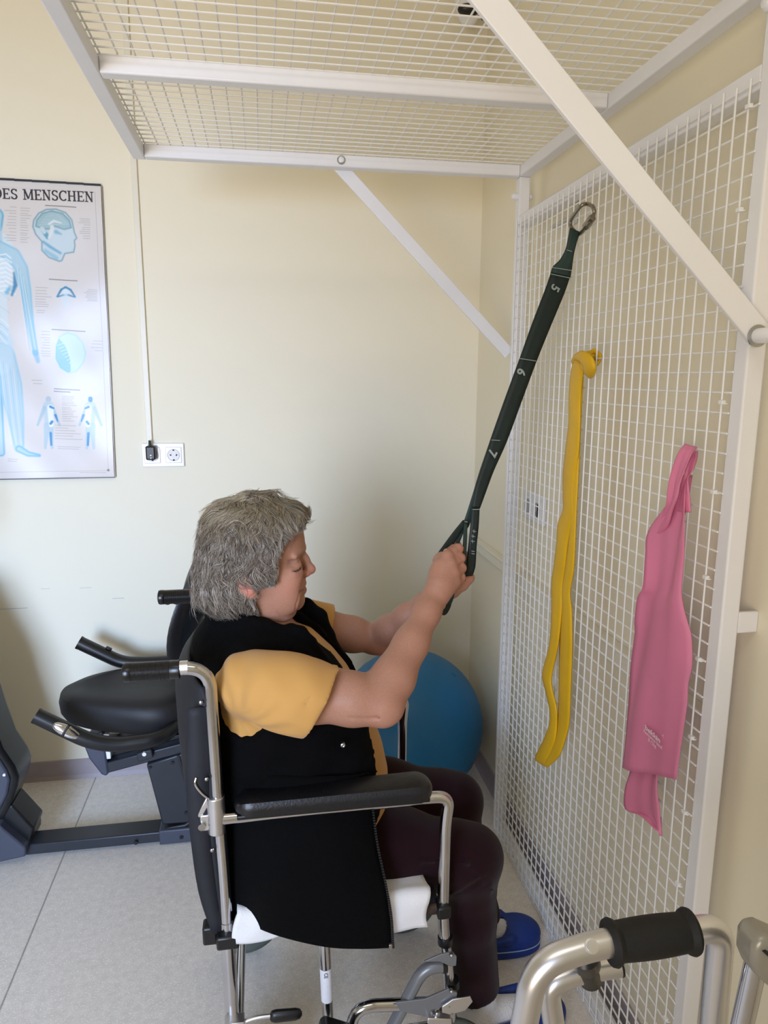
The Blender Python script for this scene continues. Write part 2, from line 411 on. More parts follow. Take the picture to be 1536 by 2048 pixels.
# big figure
limb([(-14, 500), (-22, 600), (-18, 690)], [.060, .052, .056], PALE, .85, .006)
limb([(-20, 740), (-8, 830), (2, 905)], [.032, .022, .013], LB, .75, .006, MBL)
limb([(2, 712), (20, 770), (31, 830), (38, 895)], [.042, .036, .026, .015], LB, .60, .008, (150, 200, 222))
limb([(-12, 690), (-4, 720)], [.060, .045], (196, 218, 228), .7, .012)
limb([(-8, 430), (-9, 452)], [.022, .020], LB, .85, .005, MBL)
limb([(-6, 458), (-6, 480)], [.014, .016], LB, .7, .006)
limb([(-6, 494), (26, 510), (42, 535), (52, 580), (60, 640), (71, 706)], [.022, .023, .020, .016, .012, .008], LB, .80, .006, (140, 194, 218))
limb([(71, 704), (76, 722)], [.009, .006], MBL, .5, .006)
limb([(38, 898), (56, 908), (78, 911)], [.012, .009, .005], LB, .9, .004, MBL)
for k in range(6):
    line((34+k*3, 530+k*6), (56+k*4, 700), ((228, 240, 244), (120, 182, 210))[k % 2], .0011, .55)
    line((-2+k*7, 720+k*4), (22+k*5, 890), ((236, 244, 248), (128, 188, 214))[k % 2], .0012, .5)
for k in range(5): limb([(-24+k*5, 630+k*9), (6, 640+k*10), (18-k, 652+k*9)], [.0016]*3, ((236, 244, 246), (150, 204, 224))[k % 2], .6, .002)
for k in range(4): line((-4, 520+k*30), (20, 548+k*26), (120, 184, 212), .0010, .4)
for k in range(9): limb([(-8, 512+k*9), (12, 508+k*9), (22+k, 516+k*9)], [.0018]*3, (240, 244, 244), .8, .002)
limb([(28, 545), (31, 570), (24, 590)], [.002, .006, .003], DB, .8, .006)
limb([(20, 575), (14, 585)], [.004, .006], MBL, .7, .008)
# head in profile with brain
poly([(64, 452), (66, 438), (76, 424), (92, 416), (112, 415), (132, 422), (145, 437), (148, 452), (150, 462), (155, 474), (150, 479), (151, 490), (148, 503), (130, 506), (124, 520), (118, 522), (96, 514), (82, 500), (82, 482), (70, 468)], (200, 216, 222), .95, edge=(120, 150, 160))
poly([(70, 452), (72, 438), (84, 424), (104, 419), (126, 424), (140, 438), (144, 454), (128, 458), (110, 452), (96, 458), (82, 456)], (160, 190, 196), .9, edge=(120, 160, 170))
for k in range(7): line((78+k*3, 448-k*4), (138-k*3, 446-k*3), (205, 222, 222), .001, .7)
limb([(98, 446), (108, 440), (122, 444)], [.003, .0035, .002], (225, 232, 230), .9, .003)
limb([(84, 456), (92, 468), (94, 474)], [.006, .007, .004], (70, 140, 165), .7, .004); limb([(84, 456), (88, 462)], [.007, .006], (206, 220, 222), .9, .003)
limb([(104, 452), (102, 464), (97, 474)], [.006, .005, .003], (222, 226, 222), .95, .003)
limb([(112, 462), (122, 466)], [.006, .002], (90, 160, 190), .6, .006)
limb([(86, 482), (100, 492), (120, 504)], [.003, .004, .003], (70, 145, 185), .7, .007)
limb([(90, 500), (112, 514)], [.006, .006], (120, 180, 205), .6, .008)
# spinal section
limb([(114, 592), (122, 578), (131, 573), (141, 578), (150, 592)], [.0022, .0032, .0036, .0032, .0022], DB, .85, .003)
limb([(116, 592), (132, 587), (148, 592)], [.002, .003, .002], DB, .8, .003); limb([(131, 582), (131, 584)], [.010, .008], (214, 232, 240), .8, .004)
limb([(131, 598), (131, 604)], [.016, .012], (208, 224, 228), .6, .008)
# brain from above
poly([(112, 690), (118, 672), (134, 663), (152, 668), (166, 684), (172, 704), (168, 724), (154, 742), (140, 746), (124, 738), (112, 720)], (206, 228, 238), .95, edge=(176, 212, 226))
poly([(112, 690), (118, 676), (130, 690), (140, 716), (142, 742), (136, 745), (120, 735), (111, 716)], (124, 188, 218), .7)
for k in range(8): line((114+k*4, 690+k*6), (126+k*3, 686+k*6), (226, 240, 246), .0012, .8)
# two small figures
for (cx_, s_) in ((97, 1), (181, -1)):
    limb([(cx_, 797), (cx_, 799)], [.008, .008], (176, 196, 204), .9, .002)
    limb([(cx_, 812), (cx_, 845)], [.017, .013], (188, 208, 216), .9, .003)
    for q in (-1, 1):
        limb([(cx_+q*8, 815), (cx_+q*14, 830), (cx_+q*22, 850)], [.006, .005, .0035], (170, 196, 208), .9, .003)
        limb([(cx_+q*4, 850), (cx_+q*5, 872), (cx_+q*7, 896)], [.009, .007, .004], (178, 202, 212), .9, .003)
    limb([(cx_+4*s_, 815), (cx_+5*s_, 850)], [.010, .007], (238, 240, 244), .95, .003)
    limb([(cx_+4*s_, 813), (cx_+10*s_, 816)], [.004, .003], (40, 136, 196), .95, .002)
    limb([(cx_+14*s_, 830), (cx_+18*s_, 842)], [.004, .002], (40, 136, 196), .95, .002)
    limb([(cx_+4*s_, 847), (cx_+7*s_, 843)], [.004, .004], (40, 136, 196), .95, .002)
    limb([(cx_+4*s_, 866), (cx_+5*s_, 890)], [.004, .003], (40, 136, 196), .95, .002)
limb([(181, 796), (181, 800)], [.006, .006], (40, 136, 196), .9, .002)
# caption lines: too small to read in the photo, ruled as fine dashes
TG = (150, 146, 146)
def captions(x0, x1, y0, y1, step, jit=.35, right=False, seed=1):
    r = random.Random(seed); y = y0
    while y < y1:
        k = (x1-x0)*(1-r.random()*jit)
        a_, b_ = (x1-k, x1) if right else (x0, x0+k)
        line((a_, y), (b_, y+(b_-a_)*.03), TG, .0011, .62); y += step*(1+r.random()*.5)
captions(8, 32, 413, 486, 5, .5, True, 2); captions(41, 62, 415, 486, 4, .5, False, 3); captions(157, 180, 435, 477, 3.6, .5, True, 4)
captions(71, 103, 574, 612, 4.2, .4, False, 5); captions(168, 194, 577, 600, 2.4, .4, True, 6); captions(74, 92, 620, 626, 4, .3, False, 7)
captions(82, 100, 662, 712, 4.4, .4, True, 8); captions(182, 204, 680, 702, 5, .4, True, 9); captions(125, 158, 792, 842, 3.0, .5, False, 10)
captions(110, 168, 850, 880, 4.2, .6, False, 11); captions(115, 168, 893, 900, 3, .3, False, 12); captions(62, 84, 760, 768, 5, .3, True, 13); captions(16, 36, 918, 924, 3, .2, False, 14)
DG = (86, 82, 84)
for (a_, y_, b_) in ((91, 409, 152), (98, 557, 154), (104, 658, 170), (109, 777, 160), (109, 782, 141)): line((a_, y_), (b_, y_+(b_-a_)*.05), DG, .0017, .75)
# thin ruled border and emblem
bd = np.minimum(np.minimum(abs(U-.018), abs(V_-.020)), abs(V_-(PH-.022)))
ok = (U > .0175) & (V_ > .0195) & (V_ < PH-.0215)
paint(np.where(ok, np.clip(1.3-bd/.0009, 0, 1), 0), (170, 168, 172), .7)
line((160, 945), (212, 945), TG, .001, .6); c_ = uv(217, 940); paint(np.clip(1.6-np.hypot(U-c_[0], V_-c_[1])/.0034, 0, 1), (90, 92, 100), .8)
# build printed sheet
xx = px1+.005-.017*V_/.92-U
wav = .0022*np.sin(U*17+V_*9)+.0012*np.sin(V_*23-U*11+1)+.0003*np.sin(U*40+V_*31)
zz = pz1-V_-.006*(1-np.minimum(U/.3, 1))*(1-V_/.92)
vv = np.stack([xx, WY-.010-wav, zz], -1).reshape(-1, 3)
W1 = nu+1; ii = (np.arange(nv)[:, None]*W1+np.arange(nu)[None]).ravel()
fc = np.stack([ii, ii+W1, ii+W1+1, ii+1], -1)
def grid_mesh(name, vv, fc, cols=None):
    me = bpy.data.meshes.new(name); me.vertices.add(len(vv)); me.vertices.foreach_set('co', np.asarray(vv, np.float32).ravel())
    k = fc.shape[1]; me.loops.add(fc.size); me.loops.foreach_set('vertex_index', fc.astype(np.int32).ravel())
    me.polygons.add(len(fc)); me.polygons.foreach_set('loop_start', np.arange(len(fc), dtype=np.int32)*k)
    me.update(calc_edges=True); me.validate()
    if cols is not None:
        ca = me.color_attributes.new('Col', 'FLOAT_COLOR', 'POINT')
        s = np.asarray(cols, float).reshape(-1, 3)/255; l = np.where(s <= .04045, s/12.92, ((s+.055)/1.055)**2.4)
        ca.data.foreach_set('color', np.concatenate([l, np.ones((len(l), 1))], 1).astype(np.float32).ravel())
    return me
PRINT = vcol_mat('laminated_print', .27, bump=(7, .05, .003), spec=.32)
obj('printed_sheet', grid_mesh('printed_sheet', vv, fc, img.reshape(-1, 3)), PRINT, T)
def pp(u, v, off=.0):
    w_ = .0022*math.sin(u*17+v*9)+.0012*math.sin(v*23-u*11+1)+.0003*math.sin(u*40+v*31)
    return Vector((px1+.005-.017*v/.92-u, WY-.010-w_-off, pz1-v-.006*(1-min(u/.3, 1))*(1-v/.92)))
INK = mat('poster_black_ink', (44, 34, 34), .35, var=(30, .1))
RAIL = mat('black_poster_rail', (18, 16, 16), .4, var=(30, .1))
tr = MB()
for k in range(14):
    a, b = pp(.7*k/14, -.001, .0), pp(.7*(k+1)/14, -.001, .0); tr.box((a+b)/2, (abs(a.x-b.x)+.0005, .005, .0062), Matrix.Rotation(0.0, 3, 'Y'))
obj('top_rail', tr, RAIL, T, smooth=False)
br = MB(); a, b = pp(0, PH, 0), pp(.7, PH, 0); br.bx(b.x, a.x, WY-.014, WY-.008, a.z-.002, a.z+.0015)
obj('bottom_rail', br, mat('dark_grey_poster_rail', (92, 90, 96), .4, var=(30, .1)), T, smooth=False)
sb = MB(); a, b = pp(-.0012, 0), pp(-.0012, PH); sb.add([a+Vector((0, .002, 0)), a+Vector((.0022, .002, 0)), b+Vector((.0022, .002, 0)), b+Vector((0, .002, 0)), a+Vector((0, .008, 0)), a+Vector((.0022, .008, 0)), b+Vector((.0022, .008, 0)), b+Vector((0, .008, 0))], [(0, 1, 2, 3), (4, 7, 6, 5), (0, 4, 5, 1), (1, 5, 6, 2), (2, 6, 7, 3), (3, 7, 4, 0)])
obj('side_edge', sb, mat('grey_laminate_edge', (150, 142, 132), .3, var=(20, .05)), T, smooth=False)
# slab-serif heading letters
def glyph(ch, st=.17, th=.09):
    """returns (width, list of quads) in unit height"""
    q = []
    def bar(x0, y0, x1, y1, t):
        d = Vector((x1-x0, y1-y0)).normalized(); n_ = Vector((-d.y, d.x))*t/2
        q.append([(x0+n_.x, y0+n_.y), (x0-n_.x, y0-n_.y), (x1-n_.x, y1-n_.y), (x1+n_.x, y1+n_.y)])
    def stem(x): bar(x, 0, x, 1, st)
    def serif(x, y, w_=.34): bar(x-w_/2, y, x+w_/2, y, th)
    e = th/2
    if ch == 'E':
        stem(.2); bar(.02, e, .72, e, th); bar(.02, 1-e, .70, 1-e, th); bar(.2, .5, .52, .5, th); bar(.70, 0, .70, .24, th); bar(.68, .78, .68, 1, th); bar(.52, .4, .52, .6, th); return .78, q
    if ch == 'H':
        stem(.2); stem(.74); bar(.2, .5, .74, .5, th)
        for x in (.2, .74): serif(x, e); serif(x, 1-e)
        return .94, q
    if ch == 'N':
        bar(.18, 0, .18, 1, th); bar(.74, 0, .74, 1, th); bar(.16, .98, .74, .04, st)
        serif(.16, 1-e); serif(.18, e); serif(.74, 1-e); return .92, q
    if ch == 'M':
        bar(.2, 0, .2, 1, th); bar(.96, 0, .96, 1, st); bar(.2, .98, .57, .1, st); bar(.57, .1, .94, .98, th)
        serif(.18, 1-e, .3); serif(.98, 1-e, .3); serif(.2, e); serif(.96, e); return 1.14, q
    import math as m_
    def arc(cx, cy, rx, ry, a0, a1, t0, t1, n=12):
        pts = [(cx+rx*m_.cos(m_.radians(a0+(a1-a0)*k/n)), cy+ry*m_.sin(m_.radians(a0+(a1-a0)*k/n))) for k in range(n+1)]
        for k in range(n):
            mid = (a0+(a1-a0)*(k+.5)/n); t = t0+(t1-t0)*abs(m_.cos(m_.radians(mid)))
            (xa, ya), (xb, yb) = pts[k], pts[k+1]; d = Vector((xb-xa, yb-ya)); d.normalize()
            bar(xa-d.x*.015, ya-d.y*.015, xb+d.x*.015, yb+d.y*.015, t)
    if ch == 'D':
        stem(.2); bar(.02, e, .45, e, th); bar(.02, 1-e, .45, 1-e, th); arc(.42, .5, .34, .455, -90, 90, th, st); return .86, q
    if ch == 'C':
        arc(.48, .5, .38, .455, 45, 315, th, st); bar(.77, .70, .77, .98, th*.8); return .84, q
    if ch == 'S':
        arc(.36, .735, .24, .22, 30, 265, th, st*.9); arc(.36, .265, .25, .22, 85, -150, th, st*.9); bar(.62, .74, .62, .96, th*.8); bar(.10, .04, .10, .28, th*.8); return .72, q
    return .35, q
tw = MB(); x = 0; lets = []
for ch in 'DES MENSCHEN':
    w_, q = glyph(ch) if ch != ' ' else (.42, []); lets.append((x, q)); x += w_+.04
total = x; a, b = uv(-14, 386), uv(188, 391); Hh = .0305
for x0, q in lets:
    for quad in q:
        vs = []
        for dpt in (0, .0006):
            for (gx, gy) in quad:
                f_ = (x0+gx)/total; u = a[0]+(b[0]-a[0])*f_; v = a[1]+(b[1]-a[1])*f_+.012*0-(gy-.5)*Hh*(1-.0*f_)
                vs.append(pp(u, v, .0005+dpt))
        tw.add(vs, [(0, 1, 2, 3), (7, 6, 5, 4), (0, 4, 5, 1), (1, 5, 6, 2), (2, 6, 7, 3), (3, 7, 4, 0)])
obj('heading_lettering', tw, INK, T, smooth=False, label='black slab-serif heading DES MENSCHEN')
# ================================================================ THERAPY CAGE
XI, XO, YN, YF, ZR = .690, .720, .946, 1.960, 1.935
XL = -.297
T = thing('therapy_cage', 'white steel mesh therapy cage standing against the right wall', 'therapy cage', (XI, YF, 0))
CAGE = T
S = .030
for y0 in (YN, YF-S):
    obj('post', MB().bx(XI, XO, y0, y0+S, 0, ZR), WHITE, T, bevel=.003)
RY0 = YN-.02      # front beam of the roof, just above the picture
for x0 in (XL, XI): obj('roof_beam', MB().bx(x0, x0+S, RY0, YF, ZR, ZR+S), WHITE, T, bevel=.003)
for y0 in (YF-S, 1.437, RY0): obj('roof_beam', MB().bx(XL+S, XI, y0, y0+S, ZR, ZR+S), WHITE, T, bevel=.003)
# side panel: frame + every wire
side = obj('side_panel', MB().bx(XI+.001, XO, YN+S, YF-S, 1.806, 1.838), WHITE, T, bevel=.003, smooth=True)
obj('panel_rail', MB().bx(XI+.001, XO, YN+S, YF-S, .012, .042), WHITE, side, bevel=.003)
PITCHW = .0303
wr = .0017
nvw = 32
vw = MB().cyl((0, 0, -.902), (0, 0, .902), wr, 6)
vm = None
ys = [.987+i*PITCHW for i in range(nvw)]
for i, y in enumerate(ys):
    if vm is None: o = obj('wire', vw, WIREM, side); vm = o.data
    else: o = bpy.data.objects.new('wire', vm); COL.objects.link(o); o.parent = side
    o.location = (XI-.0055, y, .921+random.uniform(-.004, .004)); o['kind'] = 'wire_piece'; del o['kind']
nh = 60; hm = None
for i in range(nh):
    z = 1.814-i*PITCHW
    if z < .02: break
    if hm is None: o = obj('wire', MB().cyl((0, -.482, 0), (0, .482, 0), wr, 6), WIREM, side); hm = o.data
    else: o = bpy.data.objects.new('wire', hm); COL.objects.link(o); o.parent = side
    o.location = (XI-.0020, 1.453+random.uniform(-.003, .003), z)
# cable ties holding the panel along the posts
for i in range(13):
    z = 1.785-i*.1365
    m_ = MB(); m_.box((XI-.007, .984, z), (.007, .009, .006)); m_.tube([(XI-.004+.005*math.cos(t), .984+.006*math.sin(t), z-.002) for t in np.linspace(0, 2*math.pi, 11)], .0012, 6, caps=False)
    obj('cable_tie', m_, WIREM, side, bevel=.001)
# roof panel: wires on top of the beams
roofp = obj('roof_panel', MB().bx(XL+.004, XI+.02, YF-.012, YF-.004, ZR+S, ZR+S+.004), WHITE, T)
zt = ZR+S+.0015
mm = None; nx = int((XI-XL)/PITCHW)
for i in range(nx+1):
    x = -.266+i*PITCHW
    if x > XI+.02: break
    if mm is None: o = obj('wire', MB().cyl((0, RY0+.004, 0), (0, YF-.004, 0), wr, 6), WIREM, roofp); mm = o.data
    else: o = bpy.data.objects.new('wire', mm); COL.objects.link(o); o.parent = roofp
    o.location = (x, 0, zt+.0036)
mm = None
for i in range(70):
    y = 1.9275-i*PITCHW
    if y < RY0+.01: break
    if mm is None: o = obj('wire', MB().cyl((XL+.006, 0, 0), (XO-.006, 0, 0), wr, 6), WIREM, roofp); mm = o.data
    else: o = bpy.data.objects.new('wire', mm); COL.objects.link(o); o.parent = roofp
    o.location = (0, y, zt)
# diagonal braces
def flatbar(a, b, wd, th, axis=Vector((0, 1, 0))):
    a, b = Vector(a), Vector(b); d = (b-a).normalized(); n_ = axis.cross(d).normalized()
    R_ = Matrix((d, n_, axis)).transposed(); R_ = Matrix(((d.x, axis.x, n_.x), (d.y, axis.y, n_.y), (d.z, axis.z, n_.z)))
    return MB().box((a+b)/2, ((b-a).length, th, wd), R_)
_a, _b = Vector(at(1515, 666, Y=.938)), Vector(at(975, 0, Y=.938)); _d = (_b-_a).normalized()
b1 = obj('brace', flatbar(_a-_d*.012, _a+_d*((1.945-_a.z)/_d.z), .0365, .008), WHITE, T, bevel=.0015)
_a, _b = Vector(at(1018, 708, Y=1.968)), Vector(at(690, 345, Y=1.968)); _d = (_b-_a).normalized()
b2 = obj('brace', flatbar(_a, _b+_d*.03, .033, .008), WHITE, T, bevel=.0015)
def bolt(c, d, r=.011, L=.022, parent=None):
    m_ = MB(); m_.cm = 0
    m_.lathe(c, d, [(r*1.25, 0), (r*1.25, .0025), (.001, .0025)], 20)
    o1 = obj('washer', m_, BOLTM, parent)
    m_ = MB(); m_.lathe(c, d, [(r*.85, .002), (r*.85, L*.75), (r*.6, L*.95), (r*.2, L)], 20)
    return obj('bolt_cap', m_, WHITE, parent)
_q = at(1514, 672, Y=.934); bolt(tuple(_q), (0, -1, 0), .0125, .034, b1)
obj('spacer', MB().cyl((_q[0], .942, _q[2]), (_q[0], .950, _q[2]), .009, 14), WHITE, b1)
bolt((.214, 1.930, 1.951), (0, -1, 0), .0085, .007, b2)
bt = obj('bolt', MB().lathe((XI, YF-.015, 1.888), (-1, 0, 0), [(.009, 0), (.009, .010), (.006, .016), (.001, .017)], 18).lathe((XO, YF-.015, 1.888), (1, 0, 0), [(.009, 0), (.009, .006), (.005, .011), (.001, .012)], 18), WHITE, T)
obj('bolt', MB().lathe((XI, YN+.015, 1.905), (-1, 0, 0), [(.011, 0), (.011, .010), (.007, .015), (.001, .016)], 18), WHITE, T)
obj('wall_bracket', MB().bx(XO, WX, YN+.002, YN+.010, 1.020, 1.054), WHITE, T, bevel=.002)
# base feet lying along the floor
obj('foot_rail', MB().bx(XI+.001, XO, YN+S, YF-S, 0, .010), WHITE, T, bevel=.002)
# ================================================================ EXERCISE BALL
bc, br_ = (.464, 2.205, .2505), .250
T = thing('exercise_ball', 'big blue exercise ball on the floor in the back right corner', 'exercise ball', (bc[0], bc[1], 0))
m_ = MB(); prof = []
for i in range(97):
    ph = math.pi*i/96; r_ = br_*math.sin(ph); h_ = -br_*math.cos(ph)
    g = 1+.004*(math.cos(ph*46) > .55)*(abs(math.cos(ph)) < .93)
    prof.append((r_*g, h_))
m_.lathe(bc, (.55, -.25, .8), prof, 64); obj('shell', m_, BLUEB, T)
ax = Vector((.55, -.25, .8)).normalized(); pc = Vector(bc)+ax*br_*.985
obj('valve_plug', MB().lathe(pc, ax, [(.012, 0), (.012, .005), (.006, .007), (.0001, .007)], 16), BLUEB, T)

# ================================================================ RECUMBENT EXERCISE BIKE
T = thing('exercise_bike', 'charcoal recumbent exercise bike with black seat along the back wall', 'exercise bike', (-.5, 2.15, 0))
by = 2.15
def pxz(pts, Y): return [(at(x, y, Y=Y)[0], at(x, y, Y=Y)[2]) for x, y in pts]
obj('main_rail', MB().bx(-.73, .05, 2.035, 2.105, .012, .046), BIKEG, T, bevel=.004)
A = at(257, 1640, Y=2.06)
mr = MB(); mr.bx(-.345, .06, 2.030, 2.11, .005, .052); obj('rear_foot', mr, BIKES, T, bevel=.004)
ft = MB(); ft.prism([(-.345, .05), (-.27, .06), (-.225, .09), (-.205, .14), (-.1, .14), (-.1, .05)], 2.04, 2.10); obj('foot_fairing', ft, BIKED, T, bevel=.006)
q = pxz([(293, 1528), (392, 1497), (440, 1640), (325, 1648)], 2.05)
obj('seat_post', MB().prism(q, 2.045, 2.135), BIKEG, T, bevel=.005)
q = pxz([(353, 1512), (358, 1511), (398, 1645), (392, 1646)], 2.04)
obj('cover_strip', MB().prism(q, 2.041, 2.046), BIKED, T)
for (x, y) in ((300, 1535), (345, 1525), (372, 1625)): c = at(x, y, Y=2.045); obj('screw', MB().cyl((c[0], 2.047, c[2]), (c[0], 2.041, c[2]), .005, 10), BLACKP, T)
for (x, y) in ((272, 1685), (363, 1674)): c = at(x, y, Y=2.03); obj('screw', MB().cyl((c[0], 2.032, c[2]), (c[0], 2.027, c[2]), .006, 10), BLACKP, T)
q = pxz([(205, 1528), (420, 1472), (420, 1492), (212, 1548)], 2.05); obj('seat_track', MB().prism(q, 2.05, 2.085).prism(q, 2.17, 2.205), BIKEG, T, bevel=.004)
q = pxz([(215, 1500), (420, 1462), (420, 1476), (222, 1528)], 2.07); obj('track_cover', MB().prism(q, 2.085, 2.17), BIKED, T, bevel=.004)
q = pxz([(167, 1488), (178, 1474), (206, 1462), (218, 1545), (213, 1552), (203, 1548), (178, 1516)], 2.05); obj('track_end_cap', MB().prism(q, 2.045, 2.21), BIKES, T, bevel=.006)
q = pxz([(274, 1503), (304, 1494), (308, 1510), (278, 1520)], 2.045); ad = obj('adjuster_block', MB().prism(q, 2.030, 2.052), BIKEG, T, bevel=.003)
c = at(289, 1507, Y=2.03); obj('bolt', MB().cyl((c[0], 2.032, c[2]), (c[0], 2.024, c[2]), .006, 14), PLATEW, ad)
c = at(214, 1500, Y=2.05); obj('slider', MB().bx(c[0]-.009, c[0]+.009, 2.05, 2.20, c[2]-.03, c[2]+.05), PLATEW, T, bevel=.002)
# seat cushion
m_ = MB(); NU, NR = 56, 9; V = []; cxs, cys = -.430, 2.165
def seat_out(th):
    c_, s_ = math.cos(th), math.sin(th); e = 2/2.6
    x = math.copysign(abs(c_)**e, c_); y = math.copysign(abs(s_)**e, s_)
    return x*.202, y*(.155+.055*x)
LV = [(0, .0, .052), (.35, 0, .052), (.7, 0, .050), (.88, 0, .044), (.97, 0, .030), (1.0, 0, .010), (.985, 0, -.018), (.93, 0, -.034), (.5, 0, -.036), (0, 0, -.036)]
for (k, _, z) in LV:
    for i in range(NU):
        x, y = seat_out(2*math.pi*i/NU); x *= max(k, .001); y *= max(k, .001)
        zz_ = cxs+x
        V.append((cxs+x, cys+y, .425+z*1.15-.008*(x/.205)-.012*math.exp(-((y/.07)**2))*(z > .03)))
Fc = [(a*NU+i, a*NU+(i+1) % NU, (a+1)*NU+(i+1) % NU, (a+1)*NU+i) for a in range(len(LV)-1) for i in range(NU)]
m_.add(V, Fc); obj('seat', m_, SEATV, T)
# seat back: padded oval shield behind the woman
m_ = MB(); V = []; LVB = [(0, .035), (.5, .034), (.85, .026), (1.0, .006), (1.0, -.008), (.9, -.02), (0, -.022)]
c0 = np.array([-.165, 2.165, .715])
for (k, dpt) in LVB:
    for i in range(NU):
        th = 2*math.pi*i/NU; y = math.cos(th)*.19*(1-.12*math.sin(th)); z = math.sin(th)*.235
        V.append(c0+np.array([-dpt-.02+z*.16-.085*(y*k/.19)**2, y*max(k, .001), z*max(k, .001)]))
Fc = [(a*NU+i, a*NU+(i+1) % NU, (a+1)*NU+(i+1) % NU, (a+1)*NU+i) for a in range(len(LVB)-1) for i in range(NU)]
m_.add(V, Fc); obj('seat_back', m_, BLACKV, T)
m_ = MB(); m_.tube(arc_path([(-.13, 2.165, .70), (-.12, 2.165, .45), (-.2, 2.165, .40)], .05), .02, 14); obj('back_support', m_, BIKED, T)
# handlebars
def H(x, y, Y): return at(x, y, Y=Y)
near = [H(72, 1431, 1.93), H(178, 1482, 1.93), H(232, 1490, 1.94), H(318, 1478, 1.96), H(352, 1452, 2.02), H(362, 1415, 2.10), H(372, 1405, 2.165)]
far = [H(158, 1285, 2.32), H(245, 1326, 2.32), H(290, 1326, 2.32), H(360, 1322, 2.31), H(392, 1318, 2.25), H(400, 1320, 2.165)]
for i, (pth, nm) in enumerate(((near, 0), (far, 1))):
    hb = obj('handlebar', MB().tube(arc_path(pth, .06, 8), .0215, 18), BIKED, T)
    d = (Vector(pth[1])-Vector(pth[0])).normalized()
    obj('end_cap', MB().cyl(Vector(pth[0])-d*.002, Vector(pth[0])+d*.006, .0222, 18), BLACKP, hb)
    if i == 0:
        c = Vector(at(137, 1462, Y=1.913)); Rm = Matrix(((d.x, 0, -d.z), (0, 1, 0), (d.z, 0, d.x)))
        up_ = Vector((-d.z, -.8, d.x)).normalized(); n_ = Vector((.0, -1, .55)).normalized(); t2 = n_.cross(d).normalized()
        Rm = Matrix((d, t2, n_)).transposed()
        c = Vector(pth[0]).lerp(Vector(pth[1]), .60)+n_*.0165
        obj('sensor_rim', MB().sphere(c-n_*.001, 1, 26, 12, (.046, .0195, .008), Rm), BLACKP, hb)
        obj('pulse_sensor', MB().sphere(c+n_*.0025, 1, 26, 12, (.041, .0155, .0075), Rm), CHROME, hb)
        obj('sensor_divider', MB().box(c+n_*.0065, (.007, .032, .008), Rm), BLACKP, hb, bevel=.002)
    else:
        c = Vector(pth[0]).lerp(Vector(pth[1]), .62)+Vector((0, 0, .016))
        Rm = Matrix.Rotation(-math.atan2(d.z, d.x), 3, 'Y')
        obj('button_pad', MB().box(c, (.075, .022, .012), Rm).box(c+Vector((.01, 0, .007)), (.02, .014, .008), Rm), BLACKP, hb, bevel=.003)
# front shroud (runs on out of the frame)
q = pxz([(-260, 1150), (-120, 1180), (-30, 1330), (0, 1425), (20, 1478), (43, 1512), (51, 1532), (49, 1550), (34, 1592), (12, 1640), (-4, 1668), (-260, 1668)], 2.10)
obj('front_shroud', MB().prism(q, 2.03, 2.17), BIKED, T, bevel=.016, bseg=4)
q = pxz([(-240, 1500), (-30, 1490), (0, 1523), (12, 1541), (19, 1560), (14, 1590), (0, 1618), (-30, 1650), (-240, 1650)], 2.02)
obj('shroud_panel', MB().prism(q, 2.018, 2.04), BIKES, T, bevel=.006)
q = pxz([(18, 1612), (24, 1614), (67, 1660), (54, 1694), (0, 1654), (4, 1634)], 2.03); obj('ankle_cover', MB().prism(q, 2.035, 2.13), BIKED, T, bevel=.006)
q = pxz([(-260, 1640), (-4, 1652), (6, 1662), (50, 1698), (50, 1716), (0, 1727), (-260, 1735)], 2.0); zmin = min(p[1] for p in q)
q = [(x, max(z, .006)) for x, z in q]; obj('front_foot', MB().prism(q, 2.005, 2.16), BIKES, T, bevel=.005)
c = at(9, 1549, Y=2.018); obj('bolt', MB().cyl((c[0], 2.02, c[2]), (c[0], 2.014, c[2]), .004, 10), PLATEW, T)
# console mast and display, beyond the left edge of the photo
obj('mast', MB().tube(arc_path([(-1.05, 2.13, .45), (-1.08, 2.13, .8), (-1.10, 2.13, 1.05)], .1), .022, 14), BIKED, T)
cs = obj('console', MB().box((-1.12, 2.13, 1.10), (.05, .26, .18), Matrix.Rotation(-.3, 3, 'Y')), BIKED, T, bevel=.015)
obj('front_grip', MB().tube(arc_path([(-1.10, 2.10, .98), (-1.02, 1.99, .98), (-.95, 1.98, 1.0), (-.935, 1.98, 1.12)], .05), .015, 12).tube(arc_path([(-1.10, 2.16, .98), (-1.02, 2.27, .98), (-.95, 2.28, 1.0), (-.935, 2.28, 1.12)], .05), .015, 12), BLACKP, T)

